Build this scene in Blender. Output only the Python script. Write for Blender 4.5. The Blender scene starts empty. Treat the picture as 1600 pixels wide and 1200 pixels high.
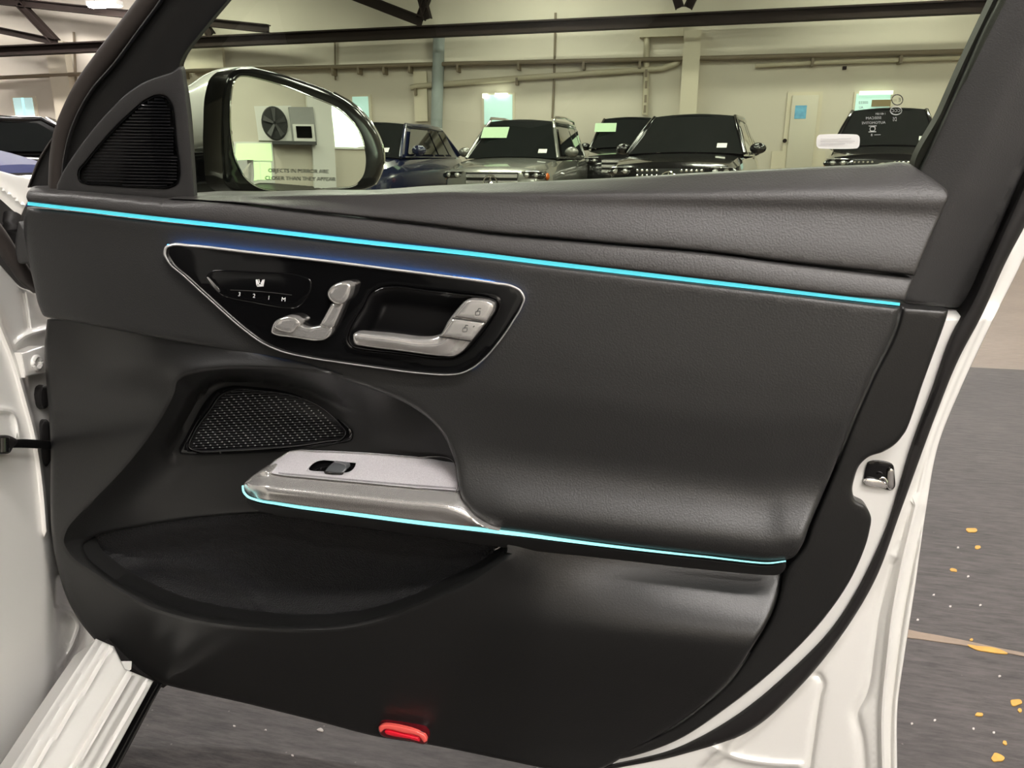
import bpy, bmesh, math, random
import numpy as np
from mathutils import Vector, Matrix
from mathutils.geometry import delaunay_2d_cdt
from math import sin, cos, radians, pi

random.seed(7)
SC = bpy.context.scene
COL = SC.collection

# ------------------------------------------------------------------ camera
F, CAMZ = 1200.0, 1.03                     # focal length in pixels of the 1600 px frame, eye height
YAW, PIT = radians(12.4), radians(16.3)
FW = np.array([-sin(YAW)*cos(PIT), cos(YAW)*cos(PIT), -sin(PIT)])
RT = np.array([cos(YAW), sin(YAW), 0.0])
UP = np.cross(RT, FW)
CAM = np.array([0.0, 0.0, CAMZ])
cd = bpy.data.cameras.new('camera'); cam = bpy.data.objects.new('camera', cd); COL.objects.link(cam)
cd.sensor_width = 36.0; cd.lens = F/1600*36.0; cd.clip_start = 0.02; cd.clip_end = 200
cam.matrix_world = Matrix(((RT[0], UP[0], -FW[0], 0), (RT[1], UP[1], -FW[1], 0), (RT[2], UP[2], -FW[2], CAMZ), (0, 0, 0, 1)))
SC.camera = cam

# ------------------------------------------------------------------ world, exposure
w = bpy.data.worlds.new('world'); SC.world = w; w.use_nodes = True
w.node_tree.nodes['Background'].inputs[0].default_value = (0.75, 0.85, 1.0, 1)
w.node_tree.nodes['Background'].inputs[1].default_value = 0.6
SC.view_settings.view_transform = 'Standard'; SC.view_settings.look = 'None'
SC.view_settings.exposure = 0.0; SC.view_settings.gamma = 1.0
SC.view_settings.use_curve_mapping = False
SC.cycles.use_denoising = True
SC.cycles.max_bounces = 8; SC.cycles.sample_clamp_indirect = 6.0; SC.cycles.caustics_reflective = False
LIGHT = 85.0                                # emission of the ceiling strip lights

# ------------------------------------------------------------------ materials
MATS = {}
def mat(name, col, rough=0.5, metal=0.0, bump=None, coat=0.0, spec=0.5, emit=0.0, var=0.0, vscale=6.0, estr=None, sheen=0.0, aniso=0.0, coatr=0.03):
    if name in MATS: return MATS[name]
    m = bpy.data.materials.new(name); m.use_nodes = True
    nt = m.node_tree; b = nt.nodes['Principled BSDF']
    b.inputs['Base Color'].default_value = (*col, 1); b.inputs['Roughness'].default_value = rough
    b.inputs['Metallic'].default_value = metal; b.inputs['Coat Weight'].default_value = coat
    b.inputs['Coat Roughness'].default_value = coatr
    b.inputs['Specular IOR Level'].default_value = spec; b.inputs['Sheen Weight'].default_value = sheen
    b.inputs['Anisotropic'].default_value = aniso
    if emit:
        b.inputs['Emission Color'].default_value = (*col, 1); b.inputs['Emission Strength'].default_value = emit
    tc = nt.nodes.new('ShaderNodeTexCoord')
    if var:
        n = nt.nodes.new('ShaderNodeTexNoise'); n.inputs['Scale'].default_value = vscale; n.inputs['Detail'].default_value = 6
        r = nt.nodes.new('ShaderNodeMix'); r.data_type = 'RGBA'
        r.inputs[6].default_value = (*[c*(1-var) for c in col], 1); r.inputs[7].default_value = (*[min(1, c*(1+var)) for c in col], 1)
        nt.links.new(tc.outputs['Object'], n.inputs['Vector']); nt.links.new(n.outputs['Fac'], r.inputs[0])
        nt.links.new(r.outputs[2], b.inputs['Base Color'])
    if bump:
        kind, sc, st, dist = bump
        if kind == 'leather':
            t = nt.nodes.new('ShaderNodeTexVoronoi'); t.feature = 'SMOOTH_F1'; t.inputs['Scale'].default_value = sc; out = t.outputs['Distance']
        elif kind == 'wave':
            t = nt.nodes.new('ShaderNodeTexWave'); t.inputs['Scale'].default_value = sc; out = t.outputs['Fac']
        else:
            t = nt.nodes.new('ShaderNodeTexNoise'); t.inputs['Scale'].default_value = sc; t.inputs['Detail'].default_value = 4; out = t.outputs['Fac']
        bp = nt.nodes.new('ShaderNodeBump'); bp.inputs['Strength'].default_value = st; bp.inputs['Distance'].default_value = dist
        nt.links.new(tc.outputs['Object'], t.inputs['Vector']); nt.links.new(out, bp.inputs['Height']); nt.links.new(bp.outputs['Normal'], b.inputs['Normal'])
    MATS[name] = m
    return m

def glass_mat(name, tint, refl=1.0, rough=0.0):
    m = bpy.data.materials.new(name); m.use_nodes = True; nt = m.node_tree; nt.nodes.clear()
    o = nt.nodes.new('ShaderNodeOutputMaterial'); mx = nt.nodes.new('ShaderNodeMixShader')
    t = nt.nodes.new('ShaderNodeBsdfTransparent'); t.inputs[0].default_value = (*tint, 1)
    g = nt.nodes.new('ShaderNodeBsdfGlossy'); g.inputs['Roughness'].default_value = rough
    fr = nt.nodes.new('ShaderNodeFresnel'); fr.inputs['IOR'].default_value = 1.5
    mu = nt.nodes.new('ShaderNodeMath'); mu.operation = 'MULTIPLY'; mu.inputs[1].default_value = refl
    nt.links.new(fr.outputs[0], mu.inputs[0]); nt.links.new(mu.outputs[0], mx.inputs[0])
    nt.links.new(t.outputs[0], mx.inputs[1]); nt.links.new(g.outputs[0], mx.inputs[2]); nt.links.new(mx.outputs[0], o.inputs[0])
    return m

M_LEATHER = mat('black grained leather', (0.022, 0.022, 0.0217), 0.42, bump=('leather', 560, 0.30, 0.0008), spec=0.45)
M_LEATHER2 = mat('grey black grained leather', (0.030, 0.0285, 0.028), 0.44, bump=('leather', 520, 0.32, 0.0008), spec=0.45)
M_PLASTIC = mat('black soft plastic', (0.0105, 0.0105, 0.0103), 0.36, bump=('leather', 620, 0.2, 0.0006), spec=0.45)
M_PILLAR = mat('charcoal pillar plastic', (0.034, 0.0335, 0.0335), 0.5, bump=('noise', 700, 0.4, 0.0008), spec=0.4)
M_MATTE = mat('matte black plastic', (0.012, 0.012, 0.012), 0.55)
M_RUBBER = mat('black rubber', (0.012, 0.011, 0.011), 0.55, spec=0.3)
M_SEALB = mat('brown black seal cloth', (0.04, 0.034, 0.031), 0.5, spec=0.4)
M_GLOSS = mat('piano black', (0.003, 0.003, 0.0033), 0.06, spec=0.45)
M_RIMC = mat('pale satin rim', (0.86, 0.85, 0.83), 0.22, metal=0.5)
M_CHROME = mat('satin chrome', (0.88, 0.86, 0.83), 0.17, metal=0.8)
M_CHROMEB = mat('bright chrome', (0.86, 0.85, 0.83), 0.08, metal=1.0)
M_SATIN = mat('brushed satin metal', (0.84, 0.82, 0.79), 0.24, metal=0.78, bump=('noise', 1800, 0.03, 0.0001))
M_WHITE = mat('white car paint', (0.74, 0.73, 0.70), 0.3, coat=1.0)
M_CARPET = mat('black carpet', (0.0085, 0.0085, 0.0095), 1.0, bump=('noise', 500, 1.0, 0.005), sheen=0.07, spec=0.0)
M_PAD = mat('pale grey woven fabric', (0.47, 0.455, 0.475), 0.85, bump=('noise', 1200, 0.7, 0.0008), var=0.35, vscale=700)
M_CYAN = mat('cyan light guide', (0.09, 0.62, 0.72), 0.4, emit=0.9)
M_CYAN2 = mat('pale cyan light guide', (0.30, 0.78, 0.80), 0.4, emit=0.95)
M_BLUE = mat('blue light guide', (0.03, 0.22, 0.80), 0.4, emit=18.0)
M_RED = mat('red reflector lens', (0.75, 0.01, 0.03), 0.12, coat=1.0, bump=('wave', 300, 0.3, 0.001))
M_PRINT = mat('white print', (0.85, 0.85, 0.85), 0.6)
M_ETCH = mat('grey etched print', (0.42, 0.43, 0.42), 0.7)
M_DARKPRINT = mat('dark print', (0.03, 0.03, 0.03), 0.7)
M_STICKER = mat('white sticker paper', (0.85, 0.85, 0.83), 0.6)
M_GLASS = glass_mat('tinted window glass', (0.64, 0.72, 0.57), 0.8)
M_MIRROR = mat('mirror glass', (0.86, 0.88, 0.86), 0.005, metal=1.0)

# ------------------------------------------------------------------ pixel -> place helpers
def ray(px, py):
    px = np.asarray(px, float); py = np.asarray(py, float)
    return FW + np.multiply.outer((px-800)/F, RT) + np.multiply.outer((600-py)/F, UP)
class Plane:
    """maps a pixel of the photograph and a relief height to a point on a plane of the place"""
    def __init__(s, p0, n):
        s.p0 = np.array(p0, float); s.n = np.array(n, float); s.n /= np.linalg.norm(s.n)
    def __call__(s, px, py, h=0.0):
        d = ray(px, py); num = (s.p0-CAM) @ s.n + h
        den = d @ s.n
        t = num/den
        return CAM + d*np.expand_dims(t, -1)
    def px(s): return None
def yplane(y): return Plane((0, y, 0), (0, -1, 0))
def zplane(z): return Plane((0, 0, z), (0, 0, 1))
YD = 0.95
DOOR = yplane(YD)
def project(p):
    p = np.array(p, float)-CAM; z = p @ FW
    return 800+F*(p @ RT)/z, 600-F*(p @ UP)/z

def spline(pts, step=4.0, closed=True):
    P = [np.array(p[:2], float) for p in pts]; K = [len(p) > 2 and p[2] for p in pts]; n = len(P)
    def tan(i, side):                       # side +1: leaving i, -1: arriving at i
        if not closed and i in (0, n-1) or K[i]:
            j = i+side
            if not closed: j = min(max(j, 0), n-1)
            v = (P[j % n]-P[i])*side; l = np.linalg.norm(v); return v/l if l else v
        a, b, c = P[(i-1) % n], P[i], P[(i+1) % n]
        d0, d1 = np.linalg.norm(b-a), np.linalg.norm(c-b)
        if d0 < 1e-9 or d1 < 1e-9: return (c-a)
        return ((b-a)/d0*d1+(c-b)/d1*d0)/(d0+d1)
    def sc(i, o, L):                        # keep long sides straight beside short corner pieces
        k = i+o
        if K[i] or (not closed and not 0 <= k < n): return L
        return min(L, 2.2*np.linalg.norm(P[k % n]-P[i]))
    out = []
    for i in range(n if closed else n-1):
        j = (i+1) % n; L = np.linalg.norm(P[j]-P[i]); m0, m1 = tan(i, 1)*sc(i, -1, L), tan(j, -1)*sc(j, 1, L)
        k = max(1, int(round(L/step)))
        for q in range(k):
            t = q/k; t2, t3 = t*t, t*t*t
            out.append((2*t3-3*t2+1)*P[i]+(t3-2*t2+t)*m0+(-2*t3+3*t2)*P[j]+(t3-t2)*m1)
    if not closed: out.append(P[-1])
    return np.array(out)

def dist_to(pts, line, closed=True):
    A = line; B = np.roll(line, -1, 0)
    if not closed: A, B = line[:-1], line[1:]
    best = np.full(len(pts), 1e9); AB = B-A; L2 = (AB**2).sum(1)+1e-12
    for s in range(0, len(pts), 4000):
        p = pts[s:s+4000, None, :]; t = np.clip(((p-A)*AB).sum(2)/L2, 0, 1)
        d = np.sqrt((((A+AB*t[..., None])-p)**2).sum(2)); best[s:s+4000] = d.min(1)
    return best
def inside(pts, poly):
    x, y = pts[:, 0], pts[:, 1]; r = np.zeros(len(pts), bool); n = len(poly)
    for i in range(n):
        x0, y0 = poly[i]; x1, y1 = poly[(i+1) % n]
        if y0 == y1: continue
        c = ((y0 > y) != (y1 > y)) & (x < (x1-x0)*(y-y0)/(y1-y0)+x0); r ^= c
    return r
def ss(a, b, x):
    t = np.clip((np.asarray(x, float)-a)/(b-a), 0, 1); return t*t*(3-2*t)
def curve_fn(pts):
    c = spline(pts, 6, False); k = np.maximum.accumulate(c[:, 0]); return lambda x: np.interp(x, k, c[:, 1])
def lerp_fn(pts):
    xs = [q[0] for q in pts]; ys = [q[1] for q in pts]
    return lambda x: np.interp(x, xs, ys)

# ------------------------------------------------------------------ object helpers
def thing(name, loc, label, cat, group=None):
    o = bpy.data.objects.new(name, None); COL.objects.link(o); o.location = loc; o.empty_display_size = 0.1
    o['label'] = label; o['category'] = cat
    if group: o['group'] = group
    return o
def tag(o, label=None, cat=None, group=None, kind=None):
    if label: o['label'] = label
    if cat: o['category'] = cat
    if group: o['group'] = group
    if kind: o['kind'] = kind
    return o
def root_loc(o):
    v = Vector((0, 0, 0))
    while o is not None: v = v+Vector(o.location); o = o.parent
    return v
def obj(name, verts, faces, m, parent=None, smooth=True, angle=35, label=None):
    me = bpy.data.meshes.new(name)
    off = np.array(root_loc(parent)) if parent is not None else np.zeros(3)
    V = np.asarray(verts, float)-off
    me.from_pydata([tuple(v) for v in V], [], [tuple(int(i) for i in f) for f in faces]); me.update()
    if m: me.materials.append(m)
    if smooth:
        me.polygons.foreach_set('use_smooth', [True]*len(me.polygons)); me.set_sharp_from_angle(angle=radians(angle))
    o = bpy.data.objects.new(name, me); COL.objects.link(o)
    if parent is not None: o.parent = parent
    if label: o['label'] = label
    return o

def sheet(name, out, m, parent, place=DOOR, h=0.0, res=9, rnd=None, thick=0.012, holes=(), step=4.0, angle=40, label=None, raw=False, feat=()):
    """a panel with the outline `out` (photo pixels) laid on a plane of the place, with relief h, rounded rim and depth"""
    loops = [np.asarray(out, float) if raw else spline(out, step)]+[spline(q, step) for q in holes]
    allp = [l for l in loops]; bounds = loops
    pts = np.vstack(allp); edges = []; k = 0
    for l in loops:
        n = len(l); edges += [(k+i, k+(i+1) % n) for i in range(n)]; k += n
    def bdist(p):
        d = np.full(len(p), 1e9)
        for l in bounds: d = np.minimum(d, dist_to(p, l))
        return d
    def inn(p):
        r = inside(p, loops[0])
        for l in loops[1:]: r &= ~inside(p, l)
        return r
    extra = []
    if rnd:
        for fr in (0.12, 0.3, 0.55, 1.0):
            dd = rnd[0]*fr
            for l in loops:
                t = np.roll(l, -1, 0)-np.roll(l, 1, 0); t /= np.linalg.norm(t, axis=1)[:, None]+1e-9
                nn = np.stack([-t[:, 1], t[:, 0]], 1)
                for s in (1, -1):
                    q = l+nn*dd*s; q = q[inn(q)]
                    if len(q): extra.append(q[bdist(q) > dd*0.93])
    x0, y0 = loops[0].min(0); x1, y1 = loops[0].max(0)
    gx, gy = np.meshgrid(np.arange(x0, x1, res), np.arange(y0, y1, res*0.87)); gx[1::2] += res/2
    g = np.stack([gx.ravel(), gy.ravel()], 1); g = g[inn(g)]
    if len(g): g = g[bdist(g) > (rnd[0]+0.5*res if rnd else 0.5*res)]
    for line, fr_ in feat:                                  # finer points along creases
        l = spline(line, step, False); t = np.gradient(l, axis=0); t /= np.linalg.norm(t, axis=1)[:, None]+1e-9
        nn = np.stack([-t[:, 1], t[:, 0]], 1)
        if len(g): g = g[dist_to(g, l, False) > fr_*2.0]
        for s in (-1.7, -1.1, -.65, -.3, 0, .3, .65, 1.1, 1.7):
            q = l+nn*fr_*s; q = q[inn(q)]
            if len(q):
                q = q[(bdist(q) > (rnd[0] if rnd else 1.0)+1.0) & (dist_to(q, l, False) > abs(s)*fr_*.9)]
                extra.append(q)
    P = np.vstack([pts]+[q for q in extra if len(q)]+([g] if len(g) else []))
    v2, e2, f2, ov, oe, of = delaunay_2d_cdt([Vector(p) for p in P], edges, [], 0, 1e-4)
    V = np.array([tuple(v) for v in v2]); T = np.array([tuple(f) for f in f2])
    T = T[inn(V[T].mean(1))]
    H = h(V[:, 0], V[:, 1]) if callable(h) else np.full(len(V), float(h))
    if rnd:
        d = np.clip(bdist(V)/rnd[0], 0, 1); H = H-rnd[1]*(1-np.sqrt(np.clip(1-(1-d)**2, 0, 1)))
    W = place(V[:, 0], V[:, 1], H)
    a, b, c = W[T[0]]; nrm = np.cross(b-a, c-a)
    if nrm @ (CAM-a) < 0: T = T[:, ::-1]
    cnt = {}
    for t in T:
        for i in range(3):
            e = (t[i], t[(i+1) % 3]); cnt[e] = 1
    be = [e for e in cnt if (e[1], e[0]) not in cnt]
    faces = [tuple(t) for t in T]
    if thick:
        idx = {}; back = []
        for e in be:
            for q in e:
                if q not in idx: idx[q] = len(W)+len(back); back.append(W[q]-place.n*thick)
        if back: W = np.vstack([W, back])
        faces += [(e[1], e[0], idx[e[0]], idx[e[1]]) for e in be]
    return obj(name, W, faces, m, parent, angle=angle, label=label)

def band_outline(center, widths, step=6):
    c = spline(center, step, closed=False); s = np.linspace(0, 1, len(c))
    wd = np.interp(s, np.linspace(0, 1, len(widths)), widths)/2
    t = np.gradient(c, axis=0); t /= np.linalg.norm(t, axis=1)[:, None]; n = np.stack([-t[:, 1], t[:, 0]], 1)
    return np.vstack([c+n*wd[:, None], (c-n*wd[:, None])[::-1]])
def band(name, center, widths, m, parent, place=DOOR, h=0.0, step=6, thick=0.006, rnd=None):
    return sheet(name, band_outline(center, widths, step), m, parent, place, h, res=30, thick=thick, rnd=rnd, raw=True)

def tube(name, pts, r, m, parent=None, n=10, closed=False, label=None, caps=True):
    P = [np.array(p, float) for p in pts]; V = []; Fc = []; N = len(P)
    R = r if hasattr(r, '__len__') else [r]*N
    ref = np.array([0, 0, 1.0])
    for i in range(N):
        a = P[(i-1) % N] if closed or i > 0 else P[i]; b = P[(i+1) % N] if closed or i < N-1 else P[i]
        t = b-a; t /= np.linalg.norm(t); rf = ref if abs(t @ ref) < 0.95 else np.array([1.0, 0, 0])
        u = np.cross(t, rf); u /= np.linalg.norm(u); v = np.cross(u, t)
        for k in range(n):
            an = 2*pi*k/n; V.append(P[i]+R[i]*(cos(an)*u+sin(an)*v))
    for i in range(N if closed else N-1):
        j = (i+1) % N
        for k in range(n): Fc.append((i*n+k, i*n+(k+1) % n, j*n+(k+1) % n, j*n+k))
    if caps and not closed: Fc.append(tuple(range(n))); Fc.append(tuple(range((N-1)*n, N*n))[::-1])
    return obj(name, V, Fc, m, parent, angle=50, label=label)
def px_tube(name, px, r, m, parent, place=DOOR, h=0.0, step=8, n=10, closed=False):
    c = spline(px, step, closed); hh = h(c[:, 0], c[:, 1]) if callable(h) else np.full(len(c), h)
    return tube(name, place(c[:, 0], c[:, 1], hh), r, m, parent, n, closed)
def box_data(x0, x1, y0, y1, z0, z1):
    V = [(x, y, z) for x in (x0, x1) for y in (y0, y1) for z in (z0, z1)]
    return V, [(0, 1, 3, 2), (4, 6, 7, 5), (0, 4, 5, 1), (2, 3, 7, 6), (0, 2, 6, 4), (1, 5, 7, 3)]
def box(name, x0, x1, y0, y1, z0, z1, m, parent=None, bev=0.0, label=None):
    V, Fc = box_data(x0, x1, y0, y1, z0, z1)
    if bev:
        bm = bmesh.new(); vs = [bm.verts.new(v) for v in V]
        for f in Fc: bm.faces.new([vs[i] for i in f])
        bmesh.ops.recalc_face_normals(bm, faces=bm.faces)
        bmesh.ops.bevel(bm, geom=list(bm.edges), offset=bev, segments=2, affect='EDGES', profile=0.5)
        bm.verts.index_update(); V = [tuple(v.co) for v in bm.verts]; Fc = [[v.index for v in f.verts] for f in bm.faces]; bm.free()
    return obj(name, V, Fc, m, parent, smooth=bool(bev), label=label)
def text_mesh(name, s, m, parent, place, x, y, size, ang=0.0, mirror=False, h=0.0, stretch=1.0):
    cu = bpy.data.curves.new(name, 'FONT'); cu.body = s; cu.align_x = 'CENTER'; cu.align_y = 'CENTER'; cu.size = 1.0; cu.resolution_u = 2
    o = bpy.data.objects.new(name, cu); COL.objects.link(o)
    me = bpy.data.meshes.new_from_object(o); bpy.data.objects.remove(o)
    V = np.array([tuple(v.co) for v in me.vertices]); Fc = [tuple(p.vertices) for p in me.polygons]; bpy.data.meshes.remove(me)
    u = V[:, 0]*size*stretch*(-1 if mirror else 1); v = -V[:, 1]*size
    X = x+u*cos(ang)-v*sin(ang); Y = y+u*sin(ang)+v*cos(ang)
    if mirror: Fc = [f[::-1] for f in Fc]
    return obj(name, place(X, Y, h(X, Y) if callable(h) else np.full(len(X), h)), Fc, m, parent, smooth=False)

# ================================================================== THE GARAGE
WY, RX, LX, BY, CZ = 20.8, 8.0, -27.0, -7.0, 7.5        # back wall, right wall, left wall, wall behind the camera, ceiling
WALL = yplane(WY)
M_WALL = mat('cream painted wall', (0.62, 0.57, 0.49), 0.7, var=0.10, vscale=0.8, bump=('noise', 6, 0.15, 0.02))
M_WALLTRIM = mat('cream painted trim', (0.66, 0.60, 0.48), 0.6)
M_CEIL = mat('dark ceiling boards', (0.10, 0.085, 0.07), 0.8, var=0.3, vscale=2)
M_STEEL = mat('dark brown steel', (0.016, 0.010, 0.008), 0.8, var=0.3, vscale=3, spec=0.2)
M_PIPE = mat('cream painted pipe', (0.50, 0.45, 0.34), 0.5)
M_PIPED = mat('dull brown pipe', (0.20, 0.16, 0.11), 0.55)
M_GREYPIPE = mat('blue grey downpipe', (0.30, 0.34, 0.34), 0.5)
M_DOORP = mat('beige door paint', (0.60, 0.56, 0.47), 0.5)
M_FLOORD = None

def floor_mat(name, c0, c1, rough):
    m = bpy.data.materials.new(name); m.use_nodes = True; nt = m.node_tree; b = nt.nodes['Principled BSDF']
    tc = nt.nodes.new('ShaderNodeTexCoord'); mp = nt.nodes.new('ShaderNodeMapping'); mp.inputs['Scale'].default_value = (1.0, 5.0, 1.0)
    mp.inputs['Rotation'].default_value = (0, 0, radians(20))
    n1 = nt.nodes.new('ShaderNodeTexNoise'); n1.inputs['Scale'].default_value = 13; n1.inputs['Detail'].default_value = 9; n1.inputs['Roughness'].default_value = 0.7
    n2 = nt.nodes.new('ShaderNodeTexNoise'); n2.inputs['Scale'].default_value = 2.2; n2.inputs['Detail'].default_value = 5
    v = nt.nodes.new('ShaderNodeTexVoronoi'); v.inputs['Scale'].default_value = 26
    vr = nt.nodes.new('ShaderNodeValToRGB'); vr.color_ramp.elements[0].position = 0.035; vr.color_ramp.elements[0].color = (1, 1, 1, 1)
    vr.color_ramp.elements[1].position = 0.06; vr.color_ramp.elements[1].color = (0, 0, 0, 1)
    ad = nt.nodes.new('ShaderNodeMath'); ad.operation = 'ADD'; ad.inputs[1].default_value = -0.5
    a2 = nt.nodes.new('ShaderNodeMath'); a2.operation = 'ADD'
    mx = nt.nodes.new('ShaderNodeMix'); mx.data_type = 'RGBA'; mx.inputs[6].default_value = (*c0, 1); mx.inputs[7].default_value = (*c1, 1)
    m2 = nt.nodes.new('ShaderNodeMix'); m2.data_type = 'RGBA'; m2.inputs[7].default_value = (*[min(1, c*2.6) for c in c1], 1)
    nt.links.new(tc.outputs['Object'], mp.inputs[0]); nt.links.new(mp.outputs[0], n1.inputs['Vector']); nt.links.new(tc.outputs['Object'], n2.inputs['Vector'])
    nt.links.new(tc.outputs['Object'], v.inputs['Vector']); nt.links.new(v.outputs['Distance'], vr.inputs[0])
    ml = nt.nodes.new('ShaderNodeMath'); ml.operation = 'MULTIPLY'; ml.inputs[1].default_value = 2.6
    nt.links.new(n1.outputs['Fac'], ad.inputs[0]); nt.links.new(ad.outputs[0], ml.inputs[0]); nt.links.new(ml.outputs[0], a2.inputs[0]); nt.links.new(n2.outputs['Fac'], a2.inputs[1])
    nt.links.new(a2.outputs[0], mx.inputs[0]); nt.links.new(mx.outputs[2], m2.inputs[6])
    fm = nt.nodes.new('ShaderNodeMath'); fm.operation = 'MULTIPLY'; fm.inputs[1].default_value = 0.5
    nt.links.new(vr.outputs[0], fm.inputs[0]); nt.links.new(fm.outputs[0], m2.inputs[0])
    nt.links.new(m2.outputs[2], b.inputs['Base Color']); b.inputs['Roughness'].default_value = rough; b.inputs['Specular IOR Level'].default_value = 0.25
    bp = nt.nodes.new('ShaderNodeBump'); bp.inputs['Strength'].default_value = 0.35; bp.inputs['Distance'].default_value = 0.004
    nt.links.new(n1.outputs['Fac'], bp.inputs['Height']); nt.links.new(bp.outputs[0], b.inputs['Normal'])
    return m
M_FLOORD = floor_mat('dark worn floor coating', (0.010, 0.0085, 0.0082), (0.066, 0.057, 0.055), 0.5)
M_FLOORT = floor_mat('tan worn concrete', (0.11, 0.085, 0.066), (0.20, 0.16, 0.125), 0.38)

def struct(o): o['kind'] = 'structure'; return o
FY = 4.25                                                # where the dark coating ends
fl = struct(box('floor', LX, RX, BY, FY, -0.2, 0.0, M_FLOORD))
struct(box('floor', LX, RX, FY, WY+0.2, -0.2, -0.002, M_FLOORT))
struct(box('ceiling', LX, RX, BY, WY+0.2, CZ, CZ+0.2, M_CEIL))
struct(box('wall_back', LX, RX, WY, WY+0.2, 0, CZ, M_WALL))
struct(box('wall_right', RX, RX+0.2, BY, WY+0.2, 0, CZ, M_WALL))
struct(box('wall_left', LX-0.2, LX, BY, WY+0.2, 0, CZ, M_WALL))
struct(box('wall_front', LX, RX, BY-0.2, BY, 0, CZ, M_WALL))

# a worn joint and yellow paint flecks on the dark floor coating
ZF = zplane(0.0)
M_YEL = mat('yellow floor paint', (0.42, 0.23, 0.03), 0.6, var=0.3, vscale=60)
M_JOINT = mat('scuffed floor joint', (0.20, 0.15, 0.11), 0.7, var=0.35, vscale=30)
M_CHIP = mat('pale grit', (0.45, 0.42, 0.40), 0.8)
sheet('floor_joint', [(1400, 982), (1440, 988), (1500, 999), (1560, 1012), (1620, 1025), (1620, 1028), (1560, 1017), (1500, 1007), (1450, 1000), (1400, 990)], M_JOINT, fl, ZF, h=0.0015, thick=0.003)
def fleck(x, y, rx, ry, ang, m, nm='paint_fleck'):
    rr = random.Random(int(x*7+y)); pts = []
    for k in range(9):
        a = 2*pi*k/9; r = rr.uniform(0.7, 1.15); u, v = rx*r*cos(a), ry*r*sin(a)
        pts.append((x+u*cos(ang)-v*sin(ang), y+u*sin(ang)+v*cos(ang)))
    sheet(nm, pts, m, fl, ZF, h=0.0018, thick=0.003, step=3, res=12)
for q in [(1518, 828, 9, 4, 0.1), (1527, 855, 5, 3.5, 0), (1490, 890, 7, 2.5, 0.2), (1540, 1014, 33, 4, 0.19), (1518, 999, 3, 2, 0), (1587, 1097, 9, 6, 0.1), (1594, 1110, 4, 3, 0.5), (1530, 1116, 6, 3, 0), (1559, 1183, 11, 7, 0.1), (1570, 1160, 4, 3, 0.6)]:
    fleck(*q, M_YEL)
for q in [(1497, 855, 2, 1.5, 0), (1513, 900, 2, 1.5, 0), (1459, 929, 2, 1.5, 0), (1485, 947, 2, 1.3, 0), (1532, 945, 2, 1.5, 0), (1434, 968, 2, 1.5, 0), (1562, 1056, 2, 1.5, 0), (1461, 1125, 2, 1.5, 0), (1425, 1130, 2, 1.5, 0), (1521, 1138, 2, 1.5, 0), (1553, 1144, 2, 1.5, 0), (366, 1134, 2, 1.3, 0), (500, 1140, 5, 3, 0.2), (415, 1140, 2, 1, 0), (457, 1180, 2, 1.3, 0)]:
    fleck(*q, M_CHIP, 'grit_fleck')

# ---- wall fittings
def wbox(name, x0, y0, x1, y1, d, m, parent=None, lift=0.0, bev=0.0, place_y=WY):
    a = yplane(place_y)(x0, y1); b = yplane(place_y)(x1, y0)
    return box(name, a[0], b[0], place_y-lift-d, place_y-lift, a[2], b[2], m, parent, bev)
def wpt(x, y, d=0.0): return yplane(WY-d)(x, y)
def cbeam(name, p, q, w, hgt, m, parent=None):           # a rolled steel section (flanges and web) between two points
    p, q = np.array(p, float), np.array(q, float); t = q-p; t /= np.linalg.norm(t); s = np.array([0, 1.0, 0]); u = np.cross(s, t); u /= np.linalg.norm(u)
    prof = [(-w/2, -hgt/2), (w/2, -hgt/2), (w/2, -hgt*.36), (w*.12, -hgt*.36), (w*.12, hgt*.36), (w/2, hgt*.36), (w/2, hgt/2), (-w/2, hgt/2), (-w/2, hgt*.36), (-w*.12, hgt*.36), (-w*.12, -hgt*.36), (-w/2, -hgt*.36)]
    V = [e+a*s+b*u for e in (p, q) for a, b in prof]; n = len(prof)
    Fc = [(i, (i+1) % n, n+(i+1) % n, n+i) for i in range(n)]+[tuple(range(n))[::-1], tuple(range(n, 2*n))]
    return obj(name, V, Fc, m, parent, smooth=False)
def wall_pipe(px, r, m, label, d=0.25, group=None, clamps=()):
    pts = [wpt(x, y, d) for x, y in px]
    t = thing('wall_pipe', pts[0], label, 'pipe', group)
    tube('pipe', pts, r, m, t, 8)
    for i, (x, y) in enumerate(clamps):
        c = wpt(x, y, d); box('bracket', c[0]-.03, c[0]+.03, c[1]-r, WY-.005, c[2]-.16, c[2]+.02, M_PIPED, t)
    return t
tr = thing('roof_truss', wpt(500, 60, 1.0), 'dark brown steel roof truss running along the top of the back wall', 'truss')
cbeam('bottom_chord', wpt(-60, 83, 1.0), wpt(1640, 5, 1.0), 0.30, 0.26, M_STEEL, tr)
for a, b, wd in [((-60, -5), (420, 45), .20), ((30, 5), (88, 66), .2), ((-60, 35), (90, 66), .18), ((250, -60), (330, 55), .2), ((520, -20), (660, 34), .24), ((655, -20), (668, 30), .2), ((1040, -60), (1062, 12), .2), ((1110, -60), (1075, 12), .2), ((690, -60), (655, 30), .16)]:
    cbeam('strut', wpt(*a, 1.0), wpt(*b, 1.0), wd, wd, M_STEEL, tr)
wall_pipe([(-60, 124), (120, 116), (400, 108), (700, 100), (1100, 91), (1550, 79)], 0.055, M_PIPED, 'long thin brown pipe running level across the whole back wall', 0.22, None, [(287, 113), (520, 108), (560, 106), (600, 106), (640, 104), (715, 102), (810, 99), (912, 98), (1000, 96), (1270, 92), (1408, 88)])
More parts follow.
